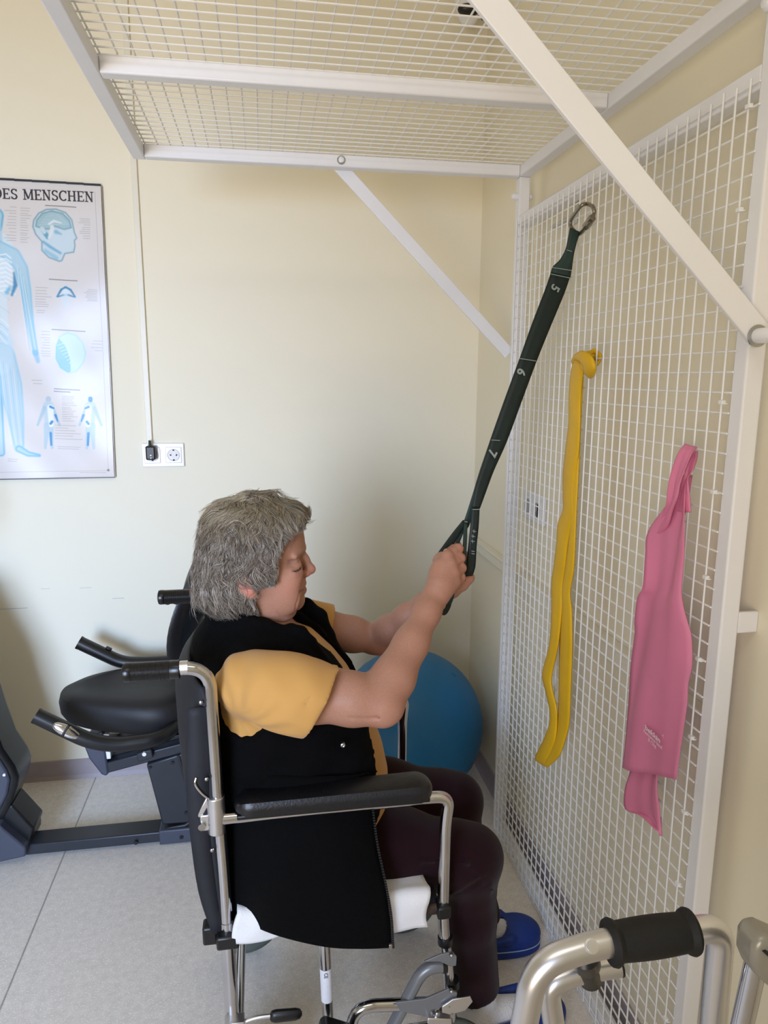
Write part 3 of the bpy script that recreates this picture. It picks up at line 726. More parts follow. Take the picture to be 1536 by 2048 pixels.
# ================================================================ WHEELCHAIR
YC0, YC1 = 1.15, 1.56
T = thing('wheelchair', 'chromed transport wheelchair with black sling and padded armrests', 'wheelchair', (.1, 1.355, 0))
WCH = T
def N(x, y, Y=YC0): return at(x, y, Y=Y)
def cpx(p, Y): return Vector((p[0], Y, p[2]))
rear = [N(352, 1337), N(366, 1337), N(414, 1350), N(424, 1430), N(430, 1520), N(438, 1640), N(448, 1760), N(455, 1870)]
for Y in (YC0, YC1):
    k = Y == YC0
    P = [cpx(p, Y) for p in rear]
    rp = obj('rear_post', MB().tube([Vector(p) for p in catmull([P[0]]+[Vector(q) for q in arc_path([P[1], Vector((P[3].x-.001, Y, P[1].z)), P[3]], .055, 8)]+P[4:], 3)], .0112, 18), CHROME, T)
    lo = [Vector((P[-1].x, Y, P[-1].z+.03)), Vector((P[-1].x+.002, Y, .30)), Vector((P[-1].x+.004, Y, .15))]
    obj('lower_post', MB().tube(lo, .0126, 18), CHROME, T)
    g0, g1 = Vector((-.237, Y, .934)), Vector((-.150, Y, .936))
    gm = MB(); pr = [(.010, 0), (.0150, .002), (.0162, .006)]
    for i in range(28): pr += [(.0158, .014+i*.0022), (.0152, .0149+i*.0022), (.0158, .0158+i*.0022)]
    pr += [(.0155, .090), (.0112, .092)]
    gm.lathe(g0, (1, 0, 0), pr, 22)
    for i in range(4): gm.sphere(g0+Vector((.02+i*.018, 0, -.0118)), .0075, 12, 8, (1.1, .8, .8))
    gp = obj('push_grip', gm, BLACKG, rp)
    obj('grip_collar', MB().cyl((-.150, Y, .936), (-.133, Y, .936), .0118, 18), ALU, rp)
    # arm frame: rear clamp, tube, pad, front bend and leg
    az = .657
    cl = Vector((-.098, Y, .664))
    cm_ = MB(); cm_.cyl(cl+Vector((0, 0, .035)), cl+Vector((0, 0, -.035)), .0155, 18); cm_.box(cl+Vector((-.016, 0, -.012)), (.022, .014, .030)); cm_.box(cl+Vector((-.020, 0, .016)), (.010, .010, .04), Matrix.Rotation(.5, 3, 'Y'))
    cb = obj('clamp', cm_, ALU, T, bevel=.002)
    obj('clamp_bolt', MB().cyl(cl+Vector((-.024, -.012, -.016)), cl+Vector((-.024, .012, -.016)), .0065, 14), BOLTM, cb)
    lv = MB(); lv.tube([Vector(q) for q in catmull([cl+Vector((-.008, -.005, .030)), cl+Vector((-.022, -.008, .046)), cl+Vector((-.032, -.008, .064)), cl+Vector((-.030, -.006, .075))], 4)], .002, 8)
    obj('release_lever', lv, CHROME, cb)
    fr = [Vector((-.095, Y, .654)), Vector((.270, Y, .656)), Vector((.318, Y, .650)), Vector((.313, Y, .60)), Vector((.312, Y, .40)), Vector((.330, Y, .24)), Vector((.335, Y, .15))]
    fr[2] = Vector((.319, Y, .655))
    obj('arm_frame', MB().tube(arc_path(fr[:3]+fr[3:], [0, 0, .045, .02, .05, .05, 0], 8), .0112, 18), CHROME, T)
    # pad
    m_ = MB(); V = []; nseg = 40; x0, x1 = -.067, .286; prof_ = [(.030, -.013), (.031, .0), (.030, .008), (.026, .016), (.014, .019), (0, .0195), (-.014, .019), (-.026, .016), (-.030, .008), (-.031, 0), (-.030, -.013)]
    for i in range(nseg+1):
        t = .5-.5*math.cos(math.pi*i/nseg); x = x0+(x1-x0)*t; dd_ = min(x-x0, x1-x)/.030; e = math.sqrt(max(0, 1-(1-min(1, dd_))**2))*.97+.03
        fat = .80+.25*t
        for (yy, zz2) in prof_: V.append((x, Y+yy*e*(.9+.12*t), .680-.001+(zz2*fat)*e))
    K = len(prof_); Fc = [(i*K+j, i*K+(j+1) % K, (i+1)*K+(j+1) % K, (i+1)*K+j) for i in range(nseg) for j in range(K)]
    Fc += [tuple(range(K)), tuple(nseg*K+j for j in range(K-1, -1, -1))]
    m_.add(V, Fc); obj('arm_pad', m_, BLACKV, T)
    obj('pad_base', MB().bx(-.062, .278, Y-.024, Y+.024, .662, .670), BLACKP, T, bevel=.002)
    # seat rail, blocks
    obj('seat_rail', MB().tube([(-.085, Y, .425), (.31, Y, .424)], .0105, 14), mat('worn_dark_bronze_tube', (92, 72, 62), .45, .5, var=(40, .4, (50, 42, 40))), T)
    obj('rail_block', MB().box((-.086, Y-.004, .420), (.040, .034, .026)), BLACKP, T, bevel=.004)
    obj('rail_block', MB().box((-.118, Y+.010, .424), (.026, .028, .036)), BLACKP, T, bevel=.004)
    obj('rail_block', MB().box((.311, Y-.003, .424), (.026, .030, .026)), BLACKP, T, bevel=.004)
    obj('base_rail', MB().tube([(-.075, Y, .16), (.335, Y, .16)], .0105, 14), CHROME, T)
    if k:
        mp = obj('mid_tube', MB().tube([(.086, Y+.012, .42), (.094, Y+.012, .16)], .0108, 18), CHROME, T)
        lb_ = MB(); nn = 9
        V = []; 
        for zi, zt_ in enumerate((.317, .245)):
            for i in range(nn):
                th = math.radians(180+ (i/(nn-1)*150) + 12); xc = .086+(.42-zt_)/.26*.008
                V.append((xc+.0112*math.cos(th), Y+.012+.0112*math.sin(th), zt_))
        lb_.add(V, [(i, i+1, nn+i+1, nn+i) for i in range(nn-1)])
        lab = obj('paper_label', lb_, mat('white_label_paper', (226, 226, 230), .6, var=(60, .04)), mp)
        INKG = mat('grey_label_ink', (70, 70, 76), .6, var=(60, .1))
        place_text('printed_mark', 'CE', .010, INKG, mp, (.0892-.0005, Y+.0006, .3075), (0, 0, -1), (1, 0, 0), off=.0004)
        li = MB()
        for j, dx_ in enumerate((-.004, -.0015, .001, .0035, .0058)):
            xx_ = .0905+dx_; li.box((xx_, Y+.0009+abs(dx_)*.35, .272-.002*j), (.0008, .0004, .044-.005*(j % 3)))
        obj('fine_print', li, INKG, mp, smooth=False)
    # castor wheels
    for cxw in (-.078, .322):
        yo = .016 if not k else -.004
        wx_ = cxw
        st_ = obj('castor_fork', MB().cyl((wx_, Y, .19), (wx_, Y, .158), .014, 14).box((wx_, Y+yo-.019, .125), (.03, .004, .085)).box((wx_, Y+yo+.019, .125), (.03, .004, .085)).box((wx_, Y+yo, .168), (.03, .042, .006)), GREYT, T, bevel=.001)
        ty = MB(); R0 = .0885
        ty.lathe((wx_, Y+yo-.0145, R0), (0, 1, 0), [(.060, .002), (.070, 0), (.080, .002), (.0875, .009), (.0885, .0145), (.0875, .020), (.080, .027), (.070, .029), (.060, .027)], 40)
        wl = obj('castor_wheel', ty, TYRE, T)
        obj('hub', MB().lathe((wx_, Y+yo-.012, R0), (0, 1, 0), [(.001, .004), (.012, 0), (.016, .004), (.05, .008), (.062, .004), (.062, .02), (.05, .016), (.016, .02), (.012, .024), (.001, .020)], 30), BLACKP, wl)
        obj('axle', MB().cyl((wx_, Y+yo-.026, R0), (wx_, Y+yo+.026, R0), .006, 12), BOLTM, wl)
# far wheels: visible brackets and axle bolt beside the rear one
obj('wheel_bracket', MB().bx(-.085, .02, 1.535, 1.541, .10, .135).bx(-.09, .06, YC1-.02, YC1-.012, .165, .176), ALU, T, bevel=.002)
obj('cross_tube', MB().tube([(-.078, YC0, .17), (-.078, YC1, .17)], .010, 14).tube([(.1, YC0, .425), (.1, YC1, .425)], .009, 12), CHROME, T)
# back sling, bulging
rows = []
for z, bul, xp in ((.90, .036, -.107), (.865, .070, -.098), (.80, .076, -.094), (.72, .070, -.097), (.62, .060, -.099), (.52, .046, -.094), (.44, .016, -.088), (.415, .004, -.086)):
    r = []
    for i in range(13):
        s = i/12*2-1; r.append((xp-bul*(1-abs(s)**2.6)-.004, 1.355+s*.212, z))
    rows.append(r)
sl = obj('back_sling', sheet_mesh(rows, 4), SLING, T, solid=.006)
for Y in (YC0, YC1):
    s_ = MB(); s_.tube([Vector(q) for q in catmull([(-.102, Y, .86), (-.097, Y, .80), (-.099, Y, .70)], 3)], .0148, 14, caps=True); s_.tube([Vector(q) for q in catmull([(-.098, Y, .62), (-.096, Y, .55), (-.089, Y, .45)], 3)], .0146, 14)
    sv = MB(); s2 = []
    for z, xp, wv in ((.865, -.100, .036), (.80, -.096, .046), (.72, -.098, .048), (.63, -.099, .044), (.52, -.094, .040), (.43, -.088, .026)):
        s2.append([(xp-wv, Y-(.004 if Y == YC0 else -.004), z), (xp-.006, Y-(.0005 if Y == YC0 else -.0005), z)])
    obj('sling_sleeve', sheet_mesh(s2, 4, 2), SLING, T, solid=.005)
snp = MB()
for (x, y) in ((402, 1405), (413, 1558), (424, 1700)):
    c = at(x, y, Y=YC0-.01); snp.lathe(c, (0, -1, 0), [(.0035, 0), (.003, .002), (.0005, .003)], 12)
obj('press_stud', snp, BOLTM, T)
# seat sling
rows = [[(x, y, .432-.010*math.sin(math.pi*(y-YC0)/(YC1-YC0))) for y in np.linspace(YC0+.004, YC1-.004, 9)] for x in np.linspace(-.085, .305, 6)]
obj('seat_sling', sheet_mesh(rows, 2), SLING, T, solid=.008)
# brake lever
YB = YC0-.02
bl = obj('brake_lever', MB().tube([Vector(q) for q in catmull([N(468, 2056, YB), N(490, 2043, YB), N(515, 2035, YB), N(545, 2031, YB)], 4)], .0042, 10).box(N(470, 2060, YB), (.035, .022, .05)), ALU, T, bevel=.001)
a, b = Vector(N(540, 2033, YB)), Vector(N(604, 2027, YB)); d = (b-a).normalized()
obj('lever_grip', MB().tube([a, a+d*.003, a+d*.01, b-d*.012, b-d*.004, b], [.006, .0105, .0125, .0118, .0095, .004], 16, sq=(1, .7)), BLACKP, bl)
# swung-back leg rest: bent grey tube, hinge plates and chrome loop
YL = YC0-.012
lr = obj('leg_rest_tube', MB().tube(arc_path([N(888, 1932, YL), N(850, 1930, YL), N(760, 2100, YL)], .035, 8), .0118, 18), GREYT, T)
obj('end_plug', MB().tube([N(884, 1932, YL), N(893, 1931, YL)], .0125, 16), BLACKP, lr)
q = pxz([(848, 1922), (880, 1908), (905, 1903), (913, 1912), (912, 1930), (900, 1932), (880, 1922)], YL-.012); obj('hinge_plate', MB().prism(q, YL-.014, YL-.010), GREYT, T, bevel=.001)
q = pxz([(790, 2003), (850, 1996), (896, 1976), (914, 1984), (912, 1994), (884, 2012), (862, 2018), (855, 2032), (800, 2020)], YL-.012); obj('hinge_plate', MB().prism(q, YL-.015, YL-.010), GREYT, T, bevel=.001)
q = pxz([(884, 2012), (905, 1998), (940, 1992), (945, 2002), (930, 2020), (900, 2028), (884, 2024)], YL-.02); obj('catch_plate', MB().prism(q, YL-.022, YL-.018), ALU, T, bevel=.001)
q = pxz([(854, 2032), (902, 2034), (902, 2046), (854, 2044)], YL-.02); obj('latch_block', MB().prism(q, YL-.026, YL-.006), ALU, T, bevel=.002)
for (x, y, r_) in ((903, 1911, .004), (903, 1983, .004), (898, 2010, .004), (903, 2024, .005), (875, 2028, .005)):
    c = at(x, y, Y=YL-.018); obj('hinge_bolt', MB().lathe(c, (0, -1, 0), [(r_, -.004), (r_, .002), (r_*.5, .004), (.0002, .0042)], 14), BOLTM, T)
obj('pivot_collar', MB().cyl((.318, YC0, .36), (.318, YC0, .345), .0145, 16).cyl((.333, YC0, .262), (.334, YC0, .245), .0145, 16), BLACKP, T)
obj('leg_rest_loop', MB().tube(arc_path([N(700, 2110, YL), N(706, 2012, YL), N(868, 2006, YL)], .045, 10), .0112, 18), CHROME, T)
q = pxz([(618, 2100), (640, 2034), (650, 2028), (700, 2044), (712, 2062), (712, 2100)], YL-.02); obj('foot_plate', MB().prism(q, YL-.14, YL-.02), BLACKP, T, bevel=.004)

# folded towel under her
rows = []
for x in np.linspace(-.068, .283, 16):
    r = []
    f_ = max(0, min(1, (x-.15)/.06)); drop = .468-(.062*f_+.028*(1-f_)) 
    bk = max(0, min(1, (.06-x)/.06)); drop = drop+bk*(.418-drop)
    for k, (y, z) in enumerate(((1.54, .452), (1.40, .454), (1.25, .458), (1.165, .466), (1.140, .472), (1.132, .462), (1.131, .445), (1.131, (drop+.445)/2), (1.132, drop))):
        r.append((x+.010*math.sin(z*40), y+(.004*bk if y < 1.2 else 0)+.0015*math.sin(x*70+k), z+.0015*math.sin(x*55)))
    rows.append(r)
o = obj('towel', sheet_mesh(rows, 3, 3), mat('white_cotton_towel', (232, 230, 228), .9, bump=(420, .5, .0016), sheen=.3, var=(20, .03)), solid=.013, sub=0, bevel=0)
props(o, 'folded white towel laid over the wheelchair seat', 'towel')
m_ = MB()

# ================================================================ WALKER IN THE FOREGROUND
YW = .545
T = thing('walking_frame', 'silver aluminium walking frame with black foam grip at bottom right', 'walking frame', (.32, YW, 0))
def Wp(x, y, Y=YW): return at(x, y, Y=Y)
za = Wp(1110, 1893)
pth = [Vector(Wp(1050, 2048)), Vector(Wp(1068, 1990)), Vector(Wp(1120, 1915)), Vector(Wp(1180, 1897)), Vector(Wp(1300, 1876)), Vector(Wp(1400, 1864)), Vector(Wp(1450, 1905)), Vector(Wp(1440, 2048))]
l0 = Vector((pth[0].x-.052, YW, 0.02)); l1 = Vector((pth[-1].x+.012, YW, .02))
path = [l0, Vector(Wp(1046, 2060)), Vector(Wp(1072, 1926)), Vector(Wp(1200, 1887)), Vector(Wp(1360, 1866)), Vector(Wp(1444, 1852)), Vector(Wp(1430, 2010)), l1]
hf = obj('side_frame', MB().tube(arc_path(path, [0, .02, .052, .02, .01, .034, .01, 0], 10), .0128, 24), ALU, T)
a, b = Vector(Wp(1216, 1886)), Vector(Wp(1385, 1862)); d = (b-a).normalized(); L = (b-a).length
pr = [(.0128, 0), (.0205, .001), (.0215, .004), (.0200, .0075), (.0178, .010)]+[(.0178+.0012*math.sin(i/8*math.pi), .010+(L-.020)*i/8) for i in range(1, 8)]+[(.0178, L-.010), (.0200, L-.0075), (.0215, L-.004), (.0205, L-.001), (.0128, L)]
obj('foam_grip', MB().lathe(a, d, pr, 28), mat('black_foam_rubber', (9, 9, 10), .7, bump=(260, .3, .0008), var=(60, .2)), T)
c = Vector(Wp(1176, 1893)); cn = Vector((-.1, -.8, .75)).normalized(); c2 = c+cn*.0126
obj('push_button', MB().lathe(c2-cn*.001, cn, [(.0066, 0), (.0066, .0006), (.0050, .0008), (.0050, .0016), (.0001, .0018)], 20), ALU, T)
YW2 = YW+.055
p2 = [Vector((.225, YW2, .02)), Vector(Wp(1112, 2075, YW2)), Vector(Wp(1095, 1968, YW2)), Vector(Wp(1150, 1946, YW2)), Vector(Wp(1238, 1930, YW2))]
lt = obj('lower_tube', MB().tube(arc_path(p2, [0, .02, .045, .02, 0], 10), .0115, 22), ALU, T)
obj('end_ring', MB().tube([Vector(Wp(1236, 1930, YW2)), Vector(Wp(1240, 1929, YW2))], .0119, 20), BLACKP, lt)
a = Vector(Wp(1170, 1912, YW+.02)); b = Vector(Wp(1180, 1955, YW2))
obj('joint_knob', MB().tube([a+Vector((0, 0, .01)), a, a.lerp(b, .3), a.lerp(b, .6), b, b-Vector((0, 0, .004))], [.006, .013, .014, .008, .013, .006], 18), BLACKP, T)
for q_ in (l0, l1, Vector((.225, YW2, .02))): obj('rubber_foot', MB().lathe((q_.x, q_.y, 0), (0, 0, 1), [(.017, 0), (.018, .006), (.015, .03), (.014, .05)], 18), BLACKP, T)
YX = .50
T = thing('folded_walker', 'chromed folding walker with grey plastic joint cut off at the right edge', 'walking frame', (.44, YX, 0))
a, b = Vector(at(1512, 1925, Y=YX)), Vector(at(1480, 2070, Y=YX)); d = (b-a).normalized()
obj('leg', MB().tube([a, b, a+d*(a.z/abs(d.z)-.02)], .0098, 20), CHROME, T)
q = pxz([(1509, 1935), (1512, 1900), (1522, 1880), (1545, 1876), (1600, 1900), (1640, 2010), (1600, 2030), (1560, 1995), (1536, 1975), (1518, 1958)], YX-.018)
jb = obj('joint_housing', MB().prism(q, YX-.018, YX+.012), mat('beige_grey_joint_plastic', (150, 146, 136), .35, .3, var=(20, .04)), T, bevel=.007, bseg=4)
q = pxz([(1525, 1903), (1532, 1901), (1570, 1930), (1560, 1935)], YX-.019); obj('slot', MB().prism(q, YX-.0195, YX-.0165), SLOT, jb)
a, b = Vector(at(1600, 1960, Y=YX)), Vector(at(1640, 2100, Y=YX)); d = (b-a).normalized()
obj('leg', MB().tube([a, b, a+d*(a.z/abs(d.z)-.02)], .0098, 20), CHROME, T)

# ================================================================ BANDS
GREENB = mat('dark_green_elastic_tape', (12, 30, 27), .55, bump=(700, .3, .0006), var=(50, .2))
GREENL = mat('faded_green_elastic_tape', (34, 56, 52), .55, bump=(700, .3, .0006), var=(50, .15))
PRTG = mat('pale_grey_band_print', (150, 160, 154), .6, var=(60, .1))
def strip(name, LR, m, parent, thick=.002, n=5, mid=0.):
    rows = []
    for (xl, yl, xr, yr, Y) in LR: rows.append([at(xl, yl, Y=Y), at(xr, yr, Y=Y+mid)])
    return obj(name, sheet_mesh(rows, n, 3), m, parent, solid=thick)
HC = Vector(at(1165, 436, Y=1.5))
T = thing('resistance_band', 'dark green numbered stretch band pulled down from the mesh into both hands', 'resistance band', (HC.x, 1.5, HC.z))
GB = T
strip('folded_end', [(1140, 456, 1160, 465, 1.500), (1136, 478, 1154, 482, 1.495), (1131, 499, 1148, 505, 1.492), (1120, 519, 1145, 524, 1.490), (1106, 533, 1143, 539, 1.488), (1101, 548, 1140, 556, 1.486)], GREENL, T, .004)
strip('tape', [(1102, 545, 1140, 553, 1.484), (1090, 580, 1127, 590, 1.478), (1065, 645, 1100, 655, 1.465), (1040, 715, 1073, 722, 1.452), (1010, 797, 1043, 803, 1.437), (981, 879, 1013, 884, 1.420), (963, 935, 988, 940, 1.405), (950, 975, 973, 980, 1.395), (944, 1017, 960, 1016, 1.385)], GREENB, T, .0035)
strip('tape', [(1018, 775, 1024, 777, 1.450), (985, 868, 1000, 872, 1.440), (960, 940, 972, 943, 1.420), (945, 990, 954, 993, 1.405), (928, 1042, 940, 1046, 1.392), (918, 1058, 932, 1060, 1.390)], GREENL, T, .003)
strip('tape_loop', [(944, 1016, 959, 1016, 1.384), (941, 1050, 957, 1052, 1.375), (937, 1090, 953, 1092, 1.368), (933, 1125, 951, 1128, 1.362), (930, 1148, 948, 1142, 1.360), (930, 1155, 943, 1152, 1.372), (928, 1150, 936, 1150, 1.385)], GREENB, T, .003)
strip('tape_loop', [(928, 1042, 935, 1043, 1.385), (926, 1090, 933, 1092, 1.350), (922, 1130, 932, 1130, 1.325), (919, 1160, 931, 1155, 1.318), (922, 1163, 931, 1160, 1.335)], GREENL, T, .003)
strip('tape_loop', [(926, 1040, 936, 1044, 1.385), (905, 1066, 916, 1074, 1.375), (885, 1093, 898, 1102, 1.36), (872, 1112, 884, 1122, 1.345), (870, 1122, 876, 1130, 1.33)], GREENB, T, .003)
strip('tape_loop', [(928, 1046, 934, 1048, 1.386), (914, 1078, 920, 1082, 1.378), (903, 1098, 912, 1104, 1.37), (898, 1110, 905, 1114, 1.365)], GREENL, T, .003)
dl = [at(903, 1185, Y=1.37), at(900, 1200, Y=1.372), at(895, 1216, Y=1.372), at(888, 1226, Y=1.372), at(883, 1220, Y=1.372), at(886, 1208, Y=1.372), at(893, 1197, Y=1.372), at(899, 1188, Y=1.374)]
obj('tape_tail', MB().tube([Vector(q) for q in catmull(dl, 4)], .0035, 10, sq=(.45, 1.6)), GREENB, T)
strip('tape_tail', [(899, 1180, 909, 1184, 1.368), (896, 1195, 906, 1199, 1.368), (892, 1206, 901, 1210, 1.37)], GREENL, T, .003)
# printed numbers and stitch lines
def on_band(px, py, Y): return Vector(at(px, py, Y=Y))
dirL = (on_band(1040, 715, 1.449)-on_band(1122, 545, 1.482)).normalized(); acr = (on_band(1073, 722, 1.449)-on_band(1040, 715, 1.449)).normalized()
for s, px, py, Y in (('5', 1110, 576, 1.4785), ('6', 1042, 744, 1.446), ('7', 984, 906, 1.4125)):
    c = on_band(px, py, Y-.004); place_text('printed_number', s, .026, PRTG, T, c, dirL*-1 if False else dirL, acr, off=.0, label='pale printed number '+s, bold=.03)
for (a_, b_, Y) in (((1040, 717), (1072, 722), 1.4480), ((983, 880), (1000, 881), 1.4165), ((1105, 535), (1143, 541), 1.4845), ((1102, 548), (1140, 556), 1.4800), ((1134, 500), (1144, 503), 1.489), ((945, 1019), (959, 1019), 1.381), ((929, 1043), (935, 1044), 1.381)):
    a, b = on_band(*a_, Y-.003), on_band(*b_, Y-.003); obj('stitch_line', MB().tube([a, b], .0008, 6), PRTG, T)
for k, (x, y) in enumerate(((948, 1062), (946, 1072), (945, 1082))): obj('printed_mark', MB().tube([on_band(x-3, y, 1.362), on_band(x+4, y+1, 1.362)], .0007, 6).tube([on_band(x, y-3, 1.362), on_band(x, y+4, 1.362)], .0006, 6), PRTG, T)
obj('printed_mark', MB().tube([on_band(943, 1102, 1.355), on_band(949, 1103, 1.355)], .0009, 6).tube([on_band(943, 1107, 1.355), on_band(949, 1108, 1.355)], .0009, 6), PRTG, T)
# quick link
KL = mat('brushed_steel_link', (150, 142, 130), .35, 1.0, var=(40, .08))
T = thing('quick_link', 'grey steel quick link hooking the green band onto the mesh', 'carabiner', (HC.x, 1.5, HC.z))
lp = [(1148, 462, 1.497), (1141, 452, 1.498), (1142, 440, 1.500), (1152, 424, 1.503), (1163, 411, 1.507), (1174, 408, 1.509), (1184, 412, 1.510), (1188, 421, 1.508), (1187, 430, 1.505), (1180, 443, 1.501), (1170, 456, 1.498), (1162, 466, 1.496), (1155, 468, 1.496)]
lpp = [at(x, y, Y=Y-.012*(1 if 0 else 0)) for x, y, Y in lp]
lpp = [at(x, y, X=.672+(.012 if 5 <= i <= 8 else 0)) for i, (x, y, Y) in enumerate(lp)]
obj('link_body', MB().tube([Vector(q) for q in catmull(lpp+[lpp[0]], 5)], .0042, 14, caps=False), KL, T)
a, b = Vector(at(1187, 432, X=.675)), Vector(at(1171, 455, X=.673))
a, b = Vector(at(1186, 433, X=.674)), Vector(at(1170, 456, X=.673)); d = (b-a)
obj('screw_nut', MB().tube([a, a+d*.08, a+d*.92, b], [.0062, .0080, .0080, .0062], 6), KL, T)

# yellow tube band
YEL = mat('yellow_elastic_band', (230, 182, 6), .48, bump=(500, .15, .0006), var=(14, .06))
T = thing('exercise_band', 'yellow loop band knotted to the mesh and hanging down', 'exercise band', tuple(at(1172, 725, X=.675)))
def stripX(name, LR, m, parent, thick=.002, n=5, wav=None, mm=3):
    rows = []
    for i, r_ in enumerate(LR):
        xl, yl, xr, yr, X = r_[:5]; a, b = at(xl, yl, X=X), at(xr, yr, X=X)
        if wav:
            rows.append([a+(b-a)*t+np.array([-wav[i % len(wav)][j], 0, 0]) for j, t in enumerate(np.linspace(0, 1, len(wav[0])))])
        else:
            mid = (a+b)/2+np.array([-.0035, 0, 0]); rows.append([a, mid, b])
    return obj(name, sheet_mesh(rows, n, mm), m, parent, solid=thick)
X0 = .672
stripX('band_strand', [(1148, 722, 1168, 728, X0-.006), (1143, 745, 1165, 750, X0-.004), (1139, 792, 1161, 794, X0), (1138, 847, 1160, 849, X0), (1132, 900, 1157, 902, X0), (1127, 948, 1150, 950, X0), (1127, 990, 1147, 992, X0), (1127, 1020, 1148, 1022, X0), (1117, 1046, 1143, 1049, X0), (1114, 1086, 1135, 1089, X0), (1109, 1130, 1130, 1134, X0), (1104, 1165, 1125, 1173, X0), (1104, 1221, 1123, 1222, X0-.004), (1100, 1286, 1116, 1290, X0-.008), (1086, 1345, 1103, 1351, X0-.01), (1089, 1370, 1104, 1377, X0-.010), (1099, 1413, 1113, 1415, X0-.008), (1100, 1446, 1114, 1449, X0-.006), (1088, 1480, 1109, 1484, X0-.010), (1072, 1512, 1094, 1524, X0-.014), (1073, 1521, 1093, 1532, X0-.010)], YEL, T, .004)
stripX('band_strand', [(1157, 752, 1166, 754, X0+.004), (1154, 850, 1161, 850, X0+.004), (1149, 948, 1157, 949, X0+.004), (1145, 1022, 1153, 1024, X0+.003), (1138, 1090, 1150, 1092, X0+.002), (1131, 1139, 1147, 1140, X0+.002), (1124, 1184, 1140, 1185, X0+.001), (1124, 1221, 1143, 1222, X0), (1120, 1291, 1144, 1292, X0-.001), (1119, 1376, 1141, 1378, X0-.001), (1117, 1439, 1138, 1445, X0-.002), (1112, 1476, 1130, 1479, X0-.004), (1096, 1507, 1119, 1510, X0-.010), (1090, 1520, 1106, 1526, X0-.012), (1088, 1530, 1097, 1534, X0-.010)], YEL, T, .004)
# the knot: broad wrap over the front, a loop pushed behind the wires
stripX('knot_wrap', [(1146, 719, 1149, 727, .668), (1149, 712, 1154, 719, .660), (1157, 706, 1160, 721, .653), (1167, 702, 1164, 726, .650), (1179, 708, 1167, 731, .650), (1187, 720, 1169, 738, .652), (1191, 736, 1170, 745, .656), (1190, 748, 1176, 752, .664), (1183, 755, 1180, 754, .672)], YEL, T, .0055, 6)
stripX('knot_wrap', [(1146, 721, 1150, 733, .676), (1147, 717, 1156, 729, .668), (1153, 716, 1163, 730, .664), (1160, 722, 1167, 742, .664)], YEL, T, .0045, 6)
stripX('knot_loop', [(1172, 703, 1176, 712, .664), (1178, 702, 1181, 710, .674), (1187, 698, 1188, 707, .686), (1197, 702, 1191, 710, .692), (1203, 713, 1194, 716, .694), (1200, 723, 1193, 722, .692), (1194, 730, 1188, 727, .686), (1184, 726, 1182, 718, .676)], YEL, T, .005, 6)
stripX('knot_loop', [(1179, 709, 1182, 718, .672), (1187, 710, 1187, 720, .680), (1193, 717, 1189, 726, .690)], YEL, T, .0045, 6)
obj('knot_core', MB().sphere(at(1170, 725, X=.664), 1, 20, 12, (.008, .014, .017)), YEL, T)

# pink band
PNK = mat('pink_latex_band', (222, 130, 164), .55, bump=(60, .12, .002), var=(8, .05))
T = thing('exercise_band', 'wide pink latex band threaded over a mesh wire, hanging flat', 'exercise band', tuple(at(1385, 900, X=.68)))
X1 = .668
wv = [[0, .003, .006, .002, .004, .001, 0], [0, .004, .002, .005, .001, .004, 0]]
def pinkstrip(name, LR, wavs, th=.0016, n=5):
    rows = []
    for i, (xl, yl, xr, yr, X) in enumerate(LR):
        a, b = at(xl, yl, X=X), at(xr, yr, X=X); ts = np.linspace(0, 1, 9)
        rows.append([a+(b-a)*t+np.array([-wavs*(math.sin(t*7+i*.5)+.6*math.sin(t*13+1+i*.3)+1)*.5, 0, 0]) for t in ts])
    return obj(name, sheet_mesh(rows, n, 2), PNK, T, solid=th)
pinkstrip('band_front', [(1379, 950, 1383, 951, .680), (1352, 1000, 1383, 1004, .672), (1310, 1061, 1383, 1062, X1), (1304, 1110, 1381, 1110, X1), (1298, 1172, 1373, 1175, X1), (1285, 1194, 1372, 1207, X1), (1276, 1240, 1377, 1242, X1), (1273, 1266, 1382, 1271, X1), (1262, 1332, 1382, 1329, X1), (1257, 1390, 1374, 1370, X1), (1254, 1424, 1373, 1411, X1), (1250, 1480, 1364, 1488, X1), (1246, 1535, 1357, 1559, X1)], .010)
pinkstrip('band_fold', [(1376, 887, 1398, 897, .674), (1366, 902, 1391, 908, .664), (1357, 925, 1382, 930, .660), (1348, 955, 1369, 965, .658), (1342, 985, 1362, 993, .658), (1338, 1010, 1350, 1020, .660), (1325, 1040, 1338, 1052, .664), (1312, 1062, 1320, 1070, .667)], .006)
pinkstrip('band_fold', [(1386, 903, 1397, 902, .682), (1385, 915, 1396, 920, .676), (1378, 930, 1390, 942, .671), (1374, 950, 1382, 955, .669), (1366, 962, 1382, 975, .668), (1350, 995, 1383, 1000, .669), (1336, 1020, 1383, 1025, .669)], .004)
pinkstrip('band_tail', [(1268, 1520, 1322, 1530, .676), (1266, 1545, 1323, 1549, .676), (1257, 1578, 1322, 1579, .676), (1258, 1617, 1326, 1619, .676), (1287, 1630, 1327, 1645, .676), (1318, 1660, 1328, 1672, .676)], .006)
PRW = mat('white_band_print', (236, 214, 222), .6, var=(60, .03))
xd = Vector(at(1326, 1478, X=X1))-Vector(at(1290, 1464, X=X1)); yd = Vector((0, 0, 1))
xd = Vector((0, -1, -.02))
place_text('printed_mark', 'bekkin', .0125, PRW, T, at(1305, 1468, X=X1-.0135), xd, yd, off=0, sx=1.5, label='white printed wordmark bekkin', bold=.02)
place_text('printed_mark', '<', .010, PRW, T, at(1326, 1472, X=X1-.0135), xd, yd, off=0)
place_text('printed_mark', 'Resistance band', .0085, PRW, T, at(1305, 1478, X=X1-.0135), xd, yd, off=0, sx=1.1)
